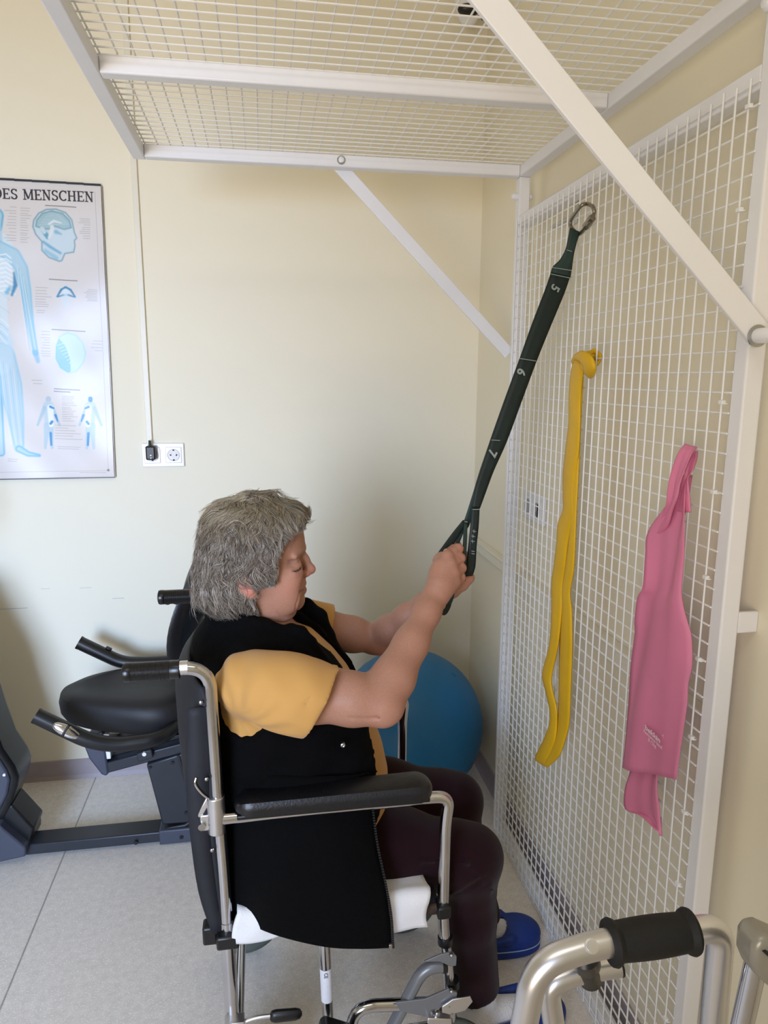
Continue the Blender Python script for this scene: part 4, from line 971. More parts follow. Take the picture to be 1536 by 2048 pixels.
place_text('printed_mark', '8-12kg', .0085, PRW, T, at(1304, 1486, X=X1-.0135), xd, yd, off=0, sx=1.1)
# ================================================================ THE SEATED WOMAN
class Field:
    def __init__(s, lo, hi, h):
        s.h = h; s.lo = np.array(lo, float); s.n = np.ceil((np.array(hi)-s.lo)/h).astype(int)+1
        s.F = np.full(s.n, .08, np.float32)
        s.ax = [s.lo[i]+h*np.arange(s.n[i]) for i in range(3)]
    def sub(s, lo, hi, m):
        i0 = np.clip(np.floor((np.array(lo)-m-s.lo)/s.h).astype(int), 0, s.n); i1 = np.clip(np.ceil((np.array(hi)+m-s.lo)/s.h).astype(int)+1, 0, s.n)
        sl = tuple(slice(a, b) for a, b in zip(i0, i1))
        g = np.meshgrid(*[s.ax[i][sl[i]] for i in range(3)], indexing='ij', sparse=True)
        return sl, g
    def put(s, sl, d, k, cut=False):
        f = s.F[sl]
        if f.size == 0: return
        if cut:
            d = -d
            hh = np.clip(.5-.5*(d-f)/k, 0, 1) if k > 0 else None
            s.F[sl] = np.maximum(f, d) if k <= 0 else (d*(1-hh)+f*hh+k*hh*(1-hh))
        else:
            if k <= 0: s.F[sl] = np.minimum(f, d)
            else:
                hh = np.clip(.5+.5*(d-f)/k, 0, 1); s.F[sl] = d*(1-hh)+f*hh-k*hh*(1-hh)
    def cone(s, a, b, ra, rb, k=.01, cut=False, sc=(1, 1, 1)):
        a, b = np.array(a, float), np.array(b, float); R_ = max(ra, rb)/min(sc)
        sl, g = s.sub(np.minimum(a, b)-R_, np.maximum(a, b)+R_, max(k, .0)+2*s.h+.012)
        q = [(g[i]-a[i])*sc[i] for i in range(3)]; ab = (b-a)*np.array(sc); L = ab@ab+1e-12
        t = np.clip((q[0]*ab[0]+q[1]*ab[1]+q[2]*ab[2])/L, 0, 1)
        d = np.sqrt((q[0]-t*ab[0])**2+(q[1]-t*ab[1])**2+(q[2]-t*ab[2])**2)-(ra*(1-t)+rb*t)
        s.put(sl, d, k, cut)
    def chain(s, pts, rs, k=.01, cut=False, sc=(1, 1, 1)):
        for i in range(len(pts)-1): s.cone(pts[i], pts[i+1], rs[i], rs[i+1], k, cut, sc)
    def ell(s, c, r, k=.01, cut=False, rot=None):
        c = np.array(c, float); R_ = max(r)
        sl, g = s.sub(c-R_, c+R_, max(k, 0)+2*s.h+.012)
        q = [g[i]-c[i] for i in range(3)]
        if rot is not None:
            M = np.array(rot).T; q = [M[i][0]*q[0]+M[i][1]*q[1]+M[i][2]*q[2] for i in range(3)]
        k0 = np.sqrt((q[0]/r[0])**2+(q[1]/r[1])**2+(q[2]/r[2])**2)+1e-9
        k1 = np.sqrt((q[0]/r[0]**2)**2+(q[1]/r[1]**2)**2+(q[2]/r[2]**2)**2)+1e-9
        s.put(sl, k0*(k0-1)/k1, k, cut)
    def full(s): return np.meshgrid(*s.ax, indexing='ij', sparse=True)
    def sample(s, P):
        q = (P-s.lo)/s.h; i = np.clip(np.floor(q).astype(int), 0, s.n-2); f = np.clip(q-i, 0, 1); o = 0
        for a in (0, 1):
            for b in (0, 1):
                for c in (0, 1):
                    w_ = (f[:, 0] if a else 1-f[:, 0])*(f[:, 1] if b else 1-f[:, 1])*(f[:, 2] if c else 1-f[:, 2])
                    o = o+w_*s.F[i[:, 0]+a, i[:, 1]+b, i[:, 2]+c]
        return o
    def grad(s, P, e=None):
        e = e or s.h*1.5; G = np.zeros(P.shape)
        for i in range(3):
            d = np.zeros(3); d[i] = e; G[:, i] = s.sample(P+d)-s.sample(P-d)
        return G/(np.linalg.norm(G, axis=1, keepdims=True)+1e-9)
    def surf(s):
        F = s.F; n = s.n
        for ax_ in range(3):      # close the skin at the borders
            for e in (0, -1):
                sl = [slice(None)]*3; sl[ax_] = e; F[tuple(sl)] = np.maximum(F[tuple(sl)], s.h*.5)
        I = F < 0
        c = [I[a:n[0]-1+a, b:n[1]-1+b, d:n[2]-1+d] for a in (0, 1) for b in (0, 1) for d in (0, 1)]
        cnt = sum(x.astype(np.int8) for x in c); act = (cnt > 0) & (cnt < 8)
        idx = np.full(act.shape, -1, np.int64); cells = np.argwhere(act); idx[act] = np.arange(len(cells))
        off = np.array([(a, b, d) for a in (0, 1) for b in (0, 1) for d in (0, 1)])
        V = [F[cells[:, 0]+o[0], cells[:, 1]+o[1], cells[:, 2]+o[2]] for o in off]
        acc = np.zeros((len(cells), 3)); num = np.zeros(len(cells))
        for i in range(8):
            for j in range(i+1, 8):
                if abs(off[i]-off[j]).sum() != 1: continue
                a, b = V[i], V[j]; m = (a < 0) != (b < 0); t = np.where(m, a/(a-b+1e-12), 0)
                acc += np.where(m[:, None], off[i]+(off[j]-off[i])*t[:, None], 0); num += m
        P = s.lo+(cells+acc/num[:, None])*s.h
        Q = []
        for ax_ in range(3):
            b_, c_ = (ax_+1) % 3, (ax_+2) % 3
            s0 = [slice(1, None)]*3; s0[ax_] = slice(0, -1); s1 = [slice(1, None)]*3; s1[ax_] = slice(1, None)
            A = I[tuple(s0)]; B = I[tuple(s1)]
            e = np.argwhere(A != B)
            if not len(e): continue
            fl_ = A[tuple(e.T)]
            g = e.copy(); g[:, b_] += 1; g[:, c_] += 1
            lim = np.array(act.shape); ok = (g[:, b_] < lim[b_]) & (g[:, c_] < lim[c_]); g = g[ok]; fl_ = fl_[ok]
            def cell(db, dc):
                q = g.copy(); q[:, b_] -= db; q[:, c_] -= dc; return idx[q[:, 0], q[:, 1], q[:, 2]]
            q = np.stack([cell(1, 1), cell(0, 1), cell(0, 0), cell(1, 0)], 1)
            q[~fl_] = q[~fl_][:, ::-1]; Q.append(q)
        Q = np.concatenate(Q); Q = Q[(Q >= 0).all(1)]
        return P, Q
    def relax(s, P, Q, it=2):
        for _ in range(it):
            S = np.zeros_like(P); c = np.zeros(len(P))
            for a, b in ((0, 1), (1, 2), (2, 3), (3, 0)):
                np.add.at(S, Q[:, a], P[Q[:, b]]); np.add.at(c, Q[:, a], 1); np.add.at(S, Q[:, b], P[Q[:, a]]); np.add.at(c, Q[:, b], 1)
            P = .5*P+.5*S/np.maximum(c, 1)[:, None]
        return P
def field_obj(name, f, m, parent, colfn=None, it=2, label=None):
    P, Q = f.surf(); P = f.relax(P, Q, it)
    me = grid_mesh(name, P, Q, colfn(P) if colfn else None)
    return obj(name, me, m, parent, label=label)
def A_(x, y, Y): return np.array(at(x, y, Y=Y))
YB0 = 1.358

PT = thing('person', 'grey-haired person in black vest and yellow T-shirt seated in the wheelchair pulling the green band', 'person', (.1, YB0, 0))
SKIN = vcol_mat('skin', .50, bump=(330, .22, .0007), spec=.35, sss=.12)

# ---- torso profile shared by body, shirt and vest:  z, back x, front x, half width
TOR = np.array([
 (.430, -.060, .180, .155), (.470, -.085, .205, .178), (.520, -.098, .222, .186), (.570, -.104, .232, .186), (.620, -.112, .232, .182),
 (.670, -.120, .222, .178), (.720, -.130, .204, .174), (.770, -.138, .184, .172), (.820, -.144, .158, .172), (.860, -.144, .128, .168),
 (.890, -.140, .100, .152), (.915, -.130, .076, .118), (.935, -.112, .060, .080), (.955, -.094, .056, .058), (.985, -.075, .060, .050)])
def torso_d(g, grow=0., ycen=YB0):
    z = g[2]; zz_ = TOR[:, 0]
    bx, fx, hw = (np.interp(z, zz_, TOR[:, i]) for i in (1, 2, 3))
    cx_ = bx*.52+fx*.48; a = np.where(g[0] > cx_, fx-cx_, cx_-bx)+grow; b = hw+grow
    u, v = np.abs(g[0]-cx_)/a, np.abs(g[1]-ycen)/b
    n_ = 2.35; k0 = (u**n_+v**n_)**(1/n_)+1e-6
    # distance scale by direction
    d = (k0-1)*np.sqrt((u*a)**2+(v*b)**2)/k0
    d = d/np.sqrt(1+.25)
    ztop = 1.0; zb = .43-grow
    return np.maximum(d, np.maximum(zb-z, z-ztop))

# ---- joints
SH_N = A_(492, 1360, 1.200); EL_N = A_(762, 1408, 1.150); WR_N = A_(868, 1196, 1.290)
SH_F = np.array([SH_N[0]+.02, 1.515, SH_N[2]+.01]); EL_F = A_(752, 1278, 1.500); WR_F = A_(866, 1190, 1.405)
def lerp(a, b, t): return a+(b-a)*t
def arm(f, S_, E_, W_, k=.02, g=0., upto=1., start=0.):
    if S_ is SH_F: g -= .007
    f.chain([lerp(S_, E_, start), lerp(S_, E_, .45), lerp(S_, E_, .8), E_], [.058+g, .0545+g, .0445+g, .0350+g], k)
    if upto > .5:
        f.chain([E_, lerp(E_, W_, .22), lerp(E_, W_, .55), lerp(E_, W_, .85), W_], [.0350+g, .0365+g, .0305+g, .0245+g, .0235+g], k)

# ---- head
def hx(px, py): p = at(px, py, Y=YB0); return p[0], p[2]
HP = [(1002, 500, 540, .016), (1009, 478, 568, .040), (1020, 460, 586, .056), (1038, 446, 600, .067), (1062, 435, 606.5, .0735), (1080, 430, 609.5, .0750), (1092, 428, 610, .0750),
      (1104, 428, 605, .0740), (1118, 430, 602, .0725), (1135, 433, 602, .0710), (1150, 438, 604, .0695), (1162, 443, 606, .067), (1176, 449, 605.5, .0645), (1190, 455, 603, .0615),
      (1203, 461, 600, .0575), (1213, 465, 594, .054), (1222, 466, 584, .052), (1235, 466, 579, .052), (1252, 462, 575, .054), (1275, 455, 572, .058), (1300, 450, 570, .062)]
HZ = np.array([hx(500, r[0])[1] for r in HP])[::-1]; HB = np.array([hx(r[1], r[0])[0] for r in HP])[::-1]; HF = np.array([hx(r[2], r[0])[0] for r in HP])[::-1]; HW = np.array([r[3] for r in HP])[::-1]
def head_d(g, grow=0.):
    z = np.clip(g[2], HZ[0], HZ[-1]); b, fr, hw = (np.interp(z, HZ, t) for t in (HB, HF, HW))
    cx_ = b+(fr-b)*.44; a = np.where(g[0] > cx_, fr-cx_, cx_-b)+grow; w_ = hw+grow
    u, v = np.abs(g[0]-cx_)/a, np.abs(g[1]-YB0)/w_
    e = np.where(g[0] > cx_, 2.05, 2.0); k0 = (u**e+v**e)**(1/e)+1e-6
    d = (k0-1)*np.sqrt((u*a)**2+(v*w_)**2)/k0*.9
    return np.maximum(d, np.maximum(g[2]-HZ[-1]-grow, HZ[0]-g[2]))
def hp(px, py, dy=0.): x, z = hx(px, py); return np.array([x, YB0+dy, z])

def lid(s_, r, dz, angs):
    c = hp(587.5, 1120, s_*.0375); return [c+np.array([r*math.cos(math.radians(a)), s_*r*math.sin(math.radians(a)), dz(a) if callable(dz) else dz]) for a in angs]
ANG = (5, 30, 58, 86, 112)
fh = Field((-.20, YB0-.115, .86), (.125, YB0+.115, 1.205), .0020)
fh.F = np.minimum(fh.F, head_d(fh.full()).astype(np.float32))
fh.cone(hp(515, 1225), (-.045, YB0, .87), .050, .062, .02)
for s_ in (-1, 1):
    fh.ell(hp(600, 1117, s_*.045), (.0190, .0150, .0120), .018, cut=True)                # eye socket
    fh.cone(hp(604, 1095, s_*.012), hp(588, 1101, s_*.050), .0060, .0045, .012)          # brow ridge
    fh.ell(hp(589, 1120.5, s_*.0345), (.0120, .0122, .0095), .012)                       # lowered eyelid
    fh.chain([hp(600, 1129, s_*.024), hp(596, 1134, s_*.038), hp(584, 1131, s_*.053)], [.0030, .0036, .003], .008)        # bag under eye
    fh.ell(hp(572, 1150, s_*.044), (.026, .020, .024), .022)                             # cheek
    fh.ell(hp(566, 1190, s_*.040), (.030, .018, .026), .022)                             # jowl
    fh.ell(hp(611, 1144, s_*.0120), (.0095, .0062, .0070), .005)                          # nostril wing
    fh.ell(hp(615, 1150, s_*.0065), (.0040, .0028, .0030), .002, cut=True)
# nose
fh.chain([hp(601, 1101), hp(609, 1118), hp(618, 1135)], [.0068, .0078, .0098], .009)
fh.ell(hp(620.5, 1139), (.0108, .0098, .0092), .006)
fh.cone(hp(613, 1147), hp(605, 1153), .0045, .005, .006)
# mouth region
fh.ell(hp(596, 1170), (.0135, .030, .020), .012)
fh.chain([hp(596, 1172, -.025), hp(605.5, 1165.5, -.009), hp(607.5, 1165.5), hp(605.5, 1165.5, .009), hp(596, 1172, .025)], [.0020, .0042, .0042, .0042, .0020], .004)
fh.chain([hp(596, 1175, -.024), hp(605.0, 1179, -.010), hp(606.5, 1179.5), hp(605.0, 1179, .010), hp(596, 1175, .024)], [.0022, .0056, .0062, .0056, .0022], .004)
fh.chain([hp(595, 1171.5, -.029), hp(606, 1172, -.013), hp(614, 1172), hp(606, 1172, .013), hp(595, 1171.5, .029)], [.0010, .0019, .0022, .0019, .0010], .002, cut=True)
fh.chain([hp(604, 1189, -.015), hp(609, 1189), hp(604, 1189, .015)], [.0028]*3, .008, cut=True)
fh.ell(hp(592.5, 1202), (.0155, .026, .0150), .018)                                       # chin
fh.ell(hp(566, 1222), (.024, .040, .015), .012)                                           # double chin
fh.chain([hp(588, 1216, -.034), hp(593, 1217), hp(588, 1216, .034)], [.0016]*3, .005, cut=True)
fh.cone(hp(505, 1250, -.050), hp(560, 1285, -.012), .006, .006, .014)
def on_surf(pts, s_):
    out = []
    for (px, py) in pts:
        ys = np.linspace(.10, .0, 201); q = np.array([hp(px, py, s_*y) for y in ys]); f = fh.sample(q); i = np.argmax(f < 0); out.append(q[max(i, 1)])
    return out
EYEL = [(583, 1126), (588, 1127), (593, 1126.5), (598, 1125), (602, 1123)]
LINES = {}
for s_ in (-1, 1):
    LINES['eye', s_] = on_surf(EYEL, s_); LINES['brow', s_] = on_surf([(578, 1113), (585, 1108), (593, 1103), (600, 1099.5), (606, 1098)], s_)
    LINES['fold', s_] = on_surf([(604, 1153), (600, 1162), (596, 1172)], s_); LINES['mar', s_] = on_surf([(595, 1178), (590, 1192), (588, 1206)], s_)
    LINES['crease', s_] = on_surf([(581, 1119), (587, 1115), (594, 1113.5), (600, 1114)], s_); LINES['mouth', s_] = on_surf([(597, 1171), (601, 1172), (606, 1172)], s_)
    LINES['neck', s_] = on_surf([(554, 1203), (560, 1214), (567, 1225)], s_); LINES['bag', s_] = on_surf([(586, 1138), (592, 1141), (598, 1139)], s_)
    LINES['crow', s_] = on_surf([(572, 1131), (578, 1128), (583, 1127)], s_)
    for k_, r_, kk in (('eye', .0008, .0015), ('crease', .0006, .0022), ('fold', .0006, .0035), ('mar', .0006, .0035), ('mouth', .0012, .003), ('neck', .0006, .003), ('bag', .0004, .002), ('crow', .0004, .0015)):
        fh.chain(LINES[k_, s_], [r_]*len(LINES[k_, s_]), kk, cut=True)
# ear
ca, sa = math.cos(.45), math.sin(.45); RE = np.array([[ca, 0, sa], [0, 1, 0], [-sa, 0, ca]])
for s_ in (-1, 1):
    fh.ell(hp(490, 1146, s_*.080), (.0165, .0085, .030), .003, rot=RE.T)
    fh.ell(hp(492, 1143, s_*.091), (.0095, .0060, .019), .003, cut=True, rot=RE.T)
    fh.ell(hp(506, 1164, s_*.077), (.0095, .0070, .0100), .005)
    fh.cone(hp(505, 1140, s_*.079), hp(503, 1150, s_*.078), .0045, .0050, .004)
for dx_, dz_, r_ in ((0, 0, 0),): pass
rng_ = np.random.default_rng(3)
def headcol(P):
    c = np.tile(np.array([174, 127, 104.]), (len(P), 1))
    def blob(p, r, col, a):
        nonlocal c
        d = np.linalg.norm((P-p)/np.array(r), axis=1); k = np.clip(1.25-d, 0, 1)[:, None]*a; c = c*(1-k)+np.array(col)*k
    c += rng_.normal(0, 1, (len(P), 1))*np.array([2, 2.5, 2.5])
    for s_ in (-1, 1):
        blob(hp(575, 1158, s_*.06), (.034, .03, .03), (206, 142, 122), .45)
        blob(hp(594, 1134, s_*.040), (.014, .020, .008), (172, 116, 106), .55)
        blob(hp(494, 1152, s_*.084), (.020, .012, .024), (214, 132, 116), .8)
        blob(hp(612, 1146, s_*.012), (.012, .009, .010), (198, 126, 110), .6)
    blob(hp(624, 1141), (.014, .014, .014), (204, 128, 112), .8)
    z, x = P[:, 2], P[:, 0]
    def zx(px, py): q = hp(px, py); return q[0], q[2]
    lx, lz = zx(604, 1173)
    k = (np.clip(1.3-np.abs(z-lz+.0005)/.0075, 0, 1)*np.clip((x-zx(596, 1173)[0])/.004, 0, 1)*np.clip(1.4-np.abs(P[:, 1]-YB0)/.022, 0, 1))[:, None]*.85
    c = c*(1-k)+np.array([178, 96, 92])*k
    # lid line and eyebrows
    for s_ in (-1, 1):
        for nm_, wd_, col_, al_ in (('eye', .0018, (74, 48, 42), .85), ('mouth', .0022, (92, 44, 42), .85), ('brow', .0040, (118, 98, 88), .50), ('fold', .0020, (166, 108, 92), .4), ('mar', .0020, (164, 108, 92), .4), ('crease', .0014, (150, 98, 84), .5)):
            L_ = LINES[nm_, s_]
            for a, b in zip(L_[:-1], L_[1:]):
                t = np.clip(((P-a)@(b-a))/((b-a)@(b-a)), 0, 1); d = np.linalg.norm(P-a-t[:, None]*(b-a), axis=1)
                k = np.clip(1.4-np.abs(d)/wd_, 0, 1)[:, None]*al_*.6; c = c*(1-k)+np.array(col_)*k
    blob(hp(567, 1177, -.05), (.0016, .02, .0020), (160, 96, 84), .4)
    return np.clip(c, 0, 255)

# ---- arms and hands
def armcol(P):
    c = np.tile(np.array([174, 127, 104.]), (len(P), 1))
    c += rng_.normal(0, 1, (len(P), 1))*np.array([2, 2.5, 2.5])
    for E_, r_ in ((EL_N, .06), (EL_F, .06)):
        d = np.linalg.norm(P-E_-np.array([.02, 0, -.03]), axis=1); k = np.clip(1.2-d/r_, 0, 1)[:, None]*.35; c = c*(1-k)+np.array([200, 134, 114])*k
    for W_, r_ in ((FING_N, .030), (FING_F, .030)):
        for q in W_: 
            d = np.linalg.norm(P-q, axis=1); k = np.clip(1.2-d/.013, 0, 1)[:, None]*.5; c = c*(1-k)+np.array([206, 122, 106])*k
    for (px, py, Y) in ((676, 1371, 1.10), (815, 1310, 1.17), (824, 1232, 1.2)):
        d = np.linalg.norm(P-A_(px, py, Y), axis=1); k = (d < .0022)[:, None]*.7
        c = c*(1-k)+np.array([110, 70, 56])*k
    return np.clip(c, 0, 255)
def fingers(f, mcp, pip, dip, tip, r0=.0098, k=.004):
    for M_, P_, D_, T_ in zip(mcp, pip, dip, tip):
        f.chain([M_, lerp(M_, P_, .5), P_, lerp(P_, D_, .5), D_, T_], [r0*1.05, r0*.97, r0*.98, r0*.86, r0*.86, r0*.74], k)
    
fn = Field((SH_N[0]+.06, 1.075, .745), (WR_N[0]+.13, 1.395, WR_N[2]+.125), .0019)
arm(fn, SH_N, EL_N, WR_N, .018, start=.25)
fn.ell(EL_N+np.array([.006, -.002, -.006]), (.031, .030, .030), .014)     # point of the elbow
fn.cone(lerp(EL_N, WR_N, .12)+np.array([-.012, 0, .004]), lerp(EL_N, WR_N, .45)+np.array([-.004, 0, 0]), .030, .022, .02)
# crook crease
fn.chain([A_(728, 1347, 1.150), A_(734, 1356, 1.128), A_(740, 1370, 1.114)], [.0030, .0020, .0010], .006, cut=True)
fn.chain([A_(700, 1438, 1.112), A_(740, 1440, 1.112), A_(775, 1428, 1.120)], [.0012, .0016, .0012], .007, cut=True)
# near hand: wrist -> metacarpals -> curled fingers
mN = [A_(896, 1112, 1.318), A_(903, 1128, 1.308), A_(909, 1146, 1.303), A_(910, 1164, 1.303)]
bN = [lerp(WR_N, m_, .18) for m_ in mN]
fn.cone(WR_N, lerp(WR_N, mN[1], .35), .0235, .027, .012, sc=(1, 1.15, 1))
for b_, m_ in zip(bN, mN): fn.cone(lerp(WR_N, m_, .25), m_, .0175, .0118, .012)
fn.ell(lerp(WR_N, mN[1], .62)+np.array([-.004, .010, 0]), (.026, .019, .036), .012)
fn.ell(A_(884, 1122, 1.335), (.019, .016, .019), .010)
pN = [A_(917, 1097, 1.333), A_(921, 1116, 1.322), A_(923, 1136, 1.318), A_(921, 1155, 1.316)]
dN = [A_(908, 1097, 1.353), A_(914, 1118, 1.349), A_(917, 1138, 1.344), A_(916, 1156, 1.340)]
tN = [A_(894, 1104, 1.356), A_(899, 1122, 1.352), A_(902, 1141, 1.347), A_(903, 1158, 1.344)]
fingers(fn, mN, pN, dN, tN)
fn.chain([lerp(WR_N, mN[0], .25)+np.array([0, .014, 0]), A_(884, 1132, 1.352), A_(893, 1111, 1.366), A_(905, 1101, 1.368)], [.016, .0135, .0108, .0085], .006)  # thumb
for m_ in mN: fn.ell(m_+np.array([-.003, -.003, .002]), (.0095, .0095, .0095), .006)
for a, b in ((mN[0], mN[1]), (mN[1], mN[2]), (mN[2], mN[3])):
    p = (a+b)/2+np.array([.010, -.012, 0]); q = (np.array(pN[mN.index(a) if False else 0]))
FING_N = pN+mN+dN
ff = Field((SH_F[0]+.05, 1.335, .80), (WR_F[0]+.13, 1.60, WR_F[2]+.125), .0022)
arm(ff, SH_F, EL_F, WR_F, .018, start=.25)
ff.ell(EL_F+np.array([.008, .004, -.012]), (.032, .030, .030), .016)
mF = [A_(912, 1100, 1.408), A_(922, 1118, 1.404), A_(930, 1138, 1.400), A_(934, 1158, 1.398)]
for m_ in mF: ff.cone(lerp(WR_F, m_, .2), m_, .0175, .0122, .012)
ff.ell(lerp(WR_F, mF[2], .6), (.026, .018, .032), .012)
pF = [A_(914, 1092, 1.392), A_(931, 1112, 1.388), A_(938, 1134, 1.384), A_(939, 1155, 1.380)]
dF = [A_(908, 1093, 1.376), A_(925, 1114, 1.374), A_(931, 1137, 1.372), A_(931, 1158, 1.370)]
tF = [A_(900, 1100, 1.374), A_(916, 1119, 1.372), A_(921, 1142, 1.370), A_(920, 1162, 1.368)]
fingers(ff, mF, pF, dF, tF)
ff.chain([lerp(WR_F, mF[3], .3)+np.array([0, -.010, -.006]), A_(905, 1182, 1.386), A_(925, 1170, 1.378), A_(939, 1158, 1.372)], [.016, .0140, .0110, .0085], .008)
FING_F = pF+dF
# hidden core of the body, one surface with the head
fc_ = Field((-.20, 1.13, .42), (.62, 1.59, .97), .0075)
fc_.F = np.minimum(fc_.F, torso_d(fc_.full(), -.012).astype(np.float32))
fc_.chain([SH_N, lerp(SH_N, EL_N, .42)], [.046, .046], .02); fc_.chain([SH_F, lerp(SH_F, EL_F, .42)], [.040, .038], .02)
KN_N, AN_N = A_(940, 1718, 1.258), A_(958, 1990, 1.262)
KN_F, AN_F = A_(908, 1606, 1.455), np.array([.500, 1.475, .105])
HP_N, HP_F = np.array([.055, 1.268, .530]), np.array([.055, 1.448, .530])
parts_ = []
for f_, cf, it_ in ((fh, headcol, 1), (fn, armcol, 1), (ff, armcol, 1), (fc_, armcol, 1)):
    P, Q = f_.surf(); P = f_.relax(P, Q, it_); parts_.append((P, Q, cf(P)))
off_ = 0; PP, QQ, CC = [], [], []
for P, Q, c in parts_: PP.append(P); QQ.append(Q+off_); CC.append(c); off_ += len(P)
obj('body', grid_mesh('body', np.concatenate(PP), np.concatenate(QQ), np.concatenate(CC)), SKIN, PT)
NAIL = mat('fingernail', (222, 170, 156), .3, var=(60, .05))
for k, (D_, T_) in enumerate(((dN[0], tN[0]), (dF[0], tF[0]))):
    d = Vector(T_-D_).normalized(); n_ = Vector((-.3, -.6, .7)); n_ = (n_-d*n_.dot(d)).normalized(); t_ = d.cross(n_)
    obj('fingernail', MB().sphere(Vector(T_)+d*.001+n_*.0058, 1, 14, 8, (.006, .005, .0018), Matrix((d, t_, n_)).transposed()), NAIL, PT)
EYEM = mat('eye_white', (196, 186, 178), .2, var=(60, .03))
LASH = mat('dark_eyelash', (48, 36, 32), .6, var=(60, .2))
for s_ in (-1, 1):
    lm = MB()
    cur = catmull([q+np.array([.0004, s_*.0003, -.0002]) for q in LINES['eye', s_]], 4); lm.tube([Vector(q) for q in cur], [.0002]+[.00045]*(len(cur)-2)+[.0002], 6)
    for q in cur[6::2]: lm.tube([Vector(q), Vector(q)+Vector((.0020, s_*.0014, -.0014))], [.00025, .0001], 4)
    obj('eyelashes', lm, LASH, PT)

# ---- hair
fhair = Field((-.235, YB0-.135, .925), (.125, YB0+.135, 1.225), .0030)
g_ = fhair.full(); base = head_d(g_, .011)
fhair.F = np.minimum(fhair.F, base.astype(np.float32))
fhair.ell(hp(452, 1130), (.050, .082, .085), .03); fhair.ell(hp(446, 1180), (.046, .072, .036), .03); fhair.ell(hp(478, 1050), (.066, .078, .050), .03)
fhair.ell(hp(545, 1032), (.062, .066, .026), .03)
for s_ in (-1, 1):
    fhair.ell(hp(470, 1182, s_*.052), (.042, .028, .032), .02)
    fhair.ell(hp(525, 1105, s_*.060), (.028, .022, .045), .02)
    fhair.ell(hp(440, 1110, s_*.045), (.030, .03, .05), .02)
# carve the face free: everything in front of the hairline
FL = [(1000, 640), (1026, 614), (1040, 604), (1052, 596), (1064, 570), (1082, 556), (1100, 550), (1130, 548), (1150, 544), (1157, 508), (1161, 492), (1170, 497), (1180, 503), (1200, 512), (1222, 520), (1300, 520)]
fz = np.array([hx(500, a)[1] for a, b in FL])[::-1]; fxx = np.array([hx(b, a)[0] for a, b in FL])[::-1]
lim = np.interp(g_[2], fz, fxx)
yv = np.abs(g_[1]-YB0); lim = lim+np.where(g_[2] > hx(500, 1066)[1], 0, 0)*yv
fhair.F = np.maximum(fhair.F, (g_[0]-lim).astype(np.float32)*.8)
fhair.F = np.maximum(fhair.F, (hx(500, 1219)[1]-g_[2]+0*g_[0]+0*g_[1]).astype(np.float32))
HAIRC = mat('grey_hair_underlayer', (88, 80, 72), .8, var=(150, .3), bump=(260, .8, .004))
HP_, HQ_ = fhair.surf(); HP_ = fhair.relax(HP_, HQ_, 3)
hair_o = obj('hair', grid_mesh('hair', HP_, HQ_), HAIRC, PT)
rng = np.random.default_rng(5)
NS = 15000
G0 = fhair.grad(HP_)
sel = rng.choice(len(HP_), NS); R0 = HP_[sel]; N0 = G0[sel]
keep = (N0[:, 0] < .93) & (R0[:, 2] > hx(500, 1212)[1]) & (N0[:, 2] > -.75); R0 = R0[keep]; NS = len(R0)
K_ = hp(505, 1004); seg = 12; step = rng.uniform(.0036, .0066, NS)
ear = (np.abs(R0[:, 0]-hp(505, 1100)[0]) < .05) & (R0[:, 2] < hx(500, 1110)[1])
P = R0.copy(); lift = rng.uniform(.0, .010, NS)**1; pts = [P.copy()]; gi = rng.choice(NS, 520, replace=False)
near = np.empty(NS, int)
for c0 in range(0, NS, 2000): near[c0:c0+2000] = gi[np.argmin(((R0[c0:c0+2000, None]-R0[gi][None])**2).sum(-1), 1)]
phg = rng.normal(0, 1.3, (NS, 3)); ph = phg[near]+rng.normal(0, .35, (NS, 3)); frq = rng.uniform(.6, 1.25, NS)[near]
wild = (rng.random(NS) < .06)
frozen = np.zeros(NS, bool)
for i in range(seg):
    G = fhair.grad(P)
    rad = P-K_; rad[:, 2] *= .5; rad /= np.linalg.norm(rad, axis=1, keepdims=True)+1e-6
    back = np.clip((hp(520, 1100)[0]-P[:, 0])/.10, -1, 1)
    D = rad*1.0+np.array([0, 0, -1.0])*.75
    low = P[:, 2] < hx(500, 1130)[1]
    D[:, 0] += np.where(low, .45, 0)*(back > .2)-.25*np.clip(back, 0, 1)*(~low)
    wv_ = np.stack([np.sin((P[:, 2]*110+P[:, 1]*80)*frq+ph[:, 0]), np.sin((P[:, 0]*110+P[:, 2]*90)*frq+1.3+ph[:, 1]), np.sin((P[:, 0]*130+P[:, 1]*70)*frq+2.1+ph[:, 2])], 1)
    D += wv_*np.array([1.05, .6, .85])*(1+.8*wild[:, None])
    D -= G*(D*G).sum(1, keepdims=True); D /= np.linalg.norm(D, axis=1, keepdims=True)+1e-6
    D += G*(.10+.55*wild[:, None]*(i > 5))
    Pn = P+D*step[:, None]
    s_ = fhair.sample(Pn); tgt = .0012+lift*(i/seg)*1.1+wild*(i/seg)**2*.012
    Pn = Pn+G*np.clip(tgt-s_, -.006, .006)[:, None]*.8
    lx = np.interp(Pn[:, 2], fz, fxx)+.003+.012*rng.random(NS)
    bad = (Pn[:, 0] > lx) & (Pn[:, 2] < hx(500, 1052)[1]); frozen |= bad | (Pn[:, 2] < hx(500, 1220)[1])
    P = np.where(frozen[:, None], P+rng.normal(0, 1e-5, P.shape), Pn); pts.append(P.copy())
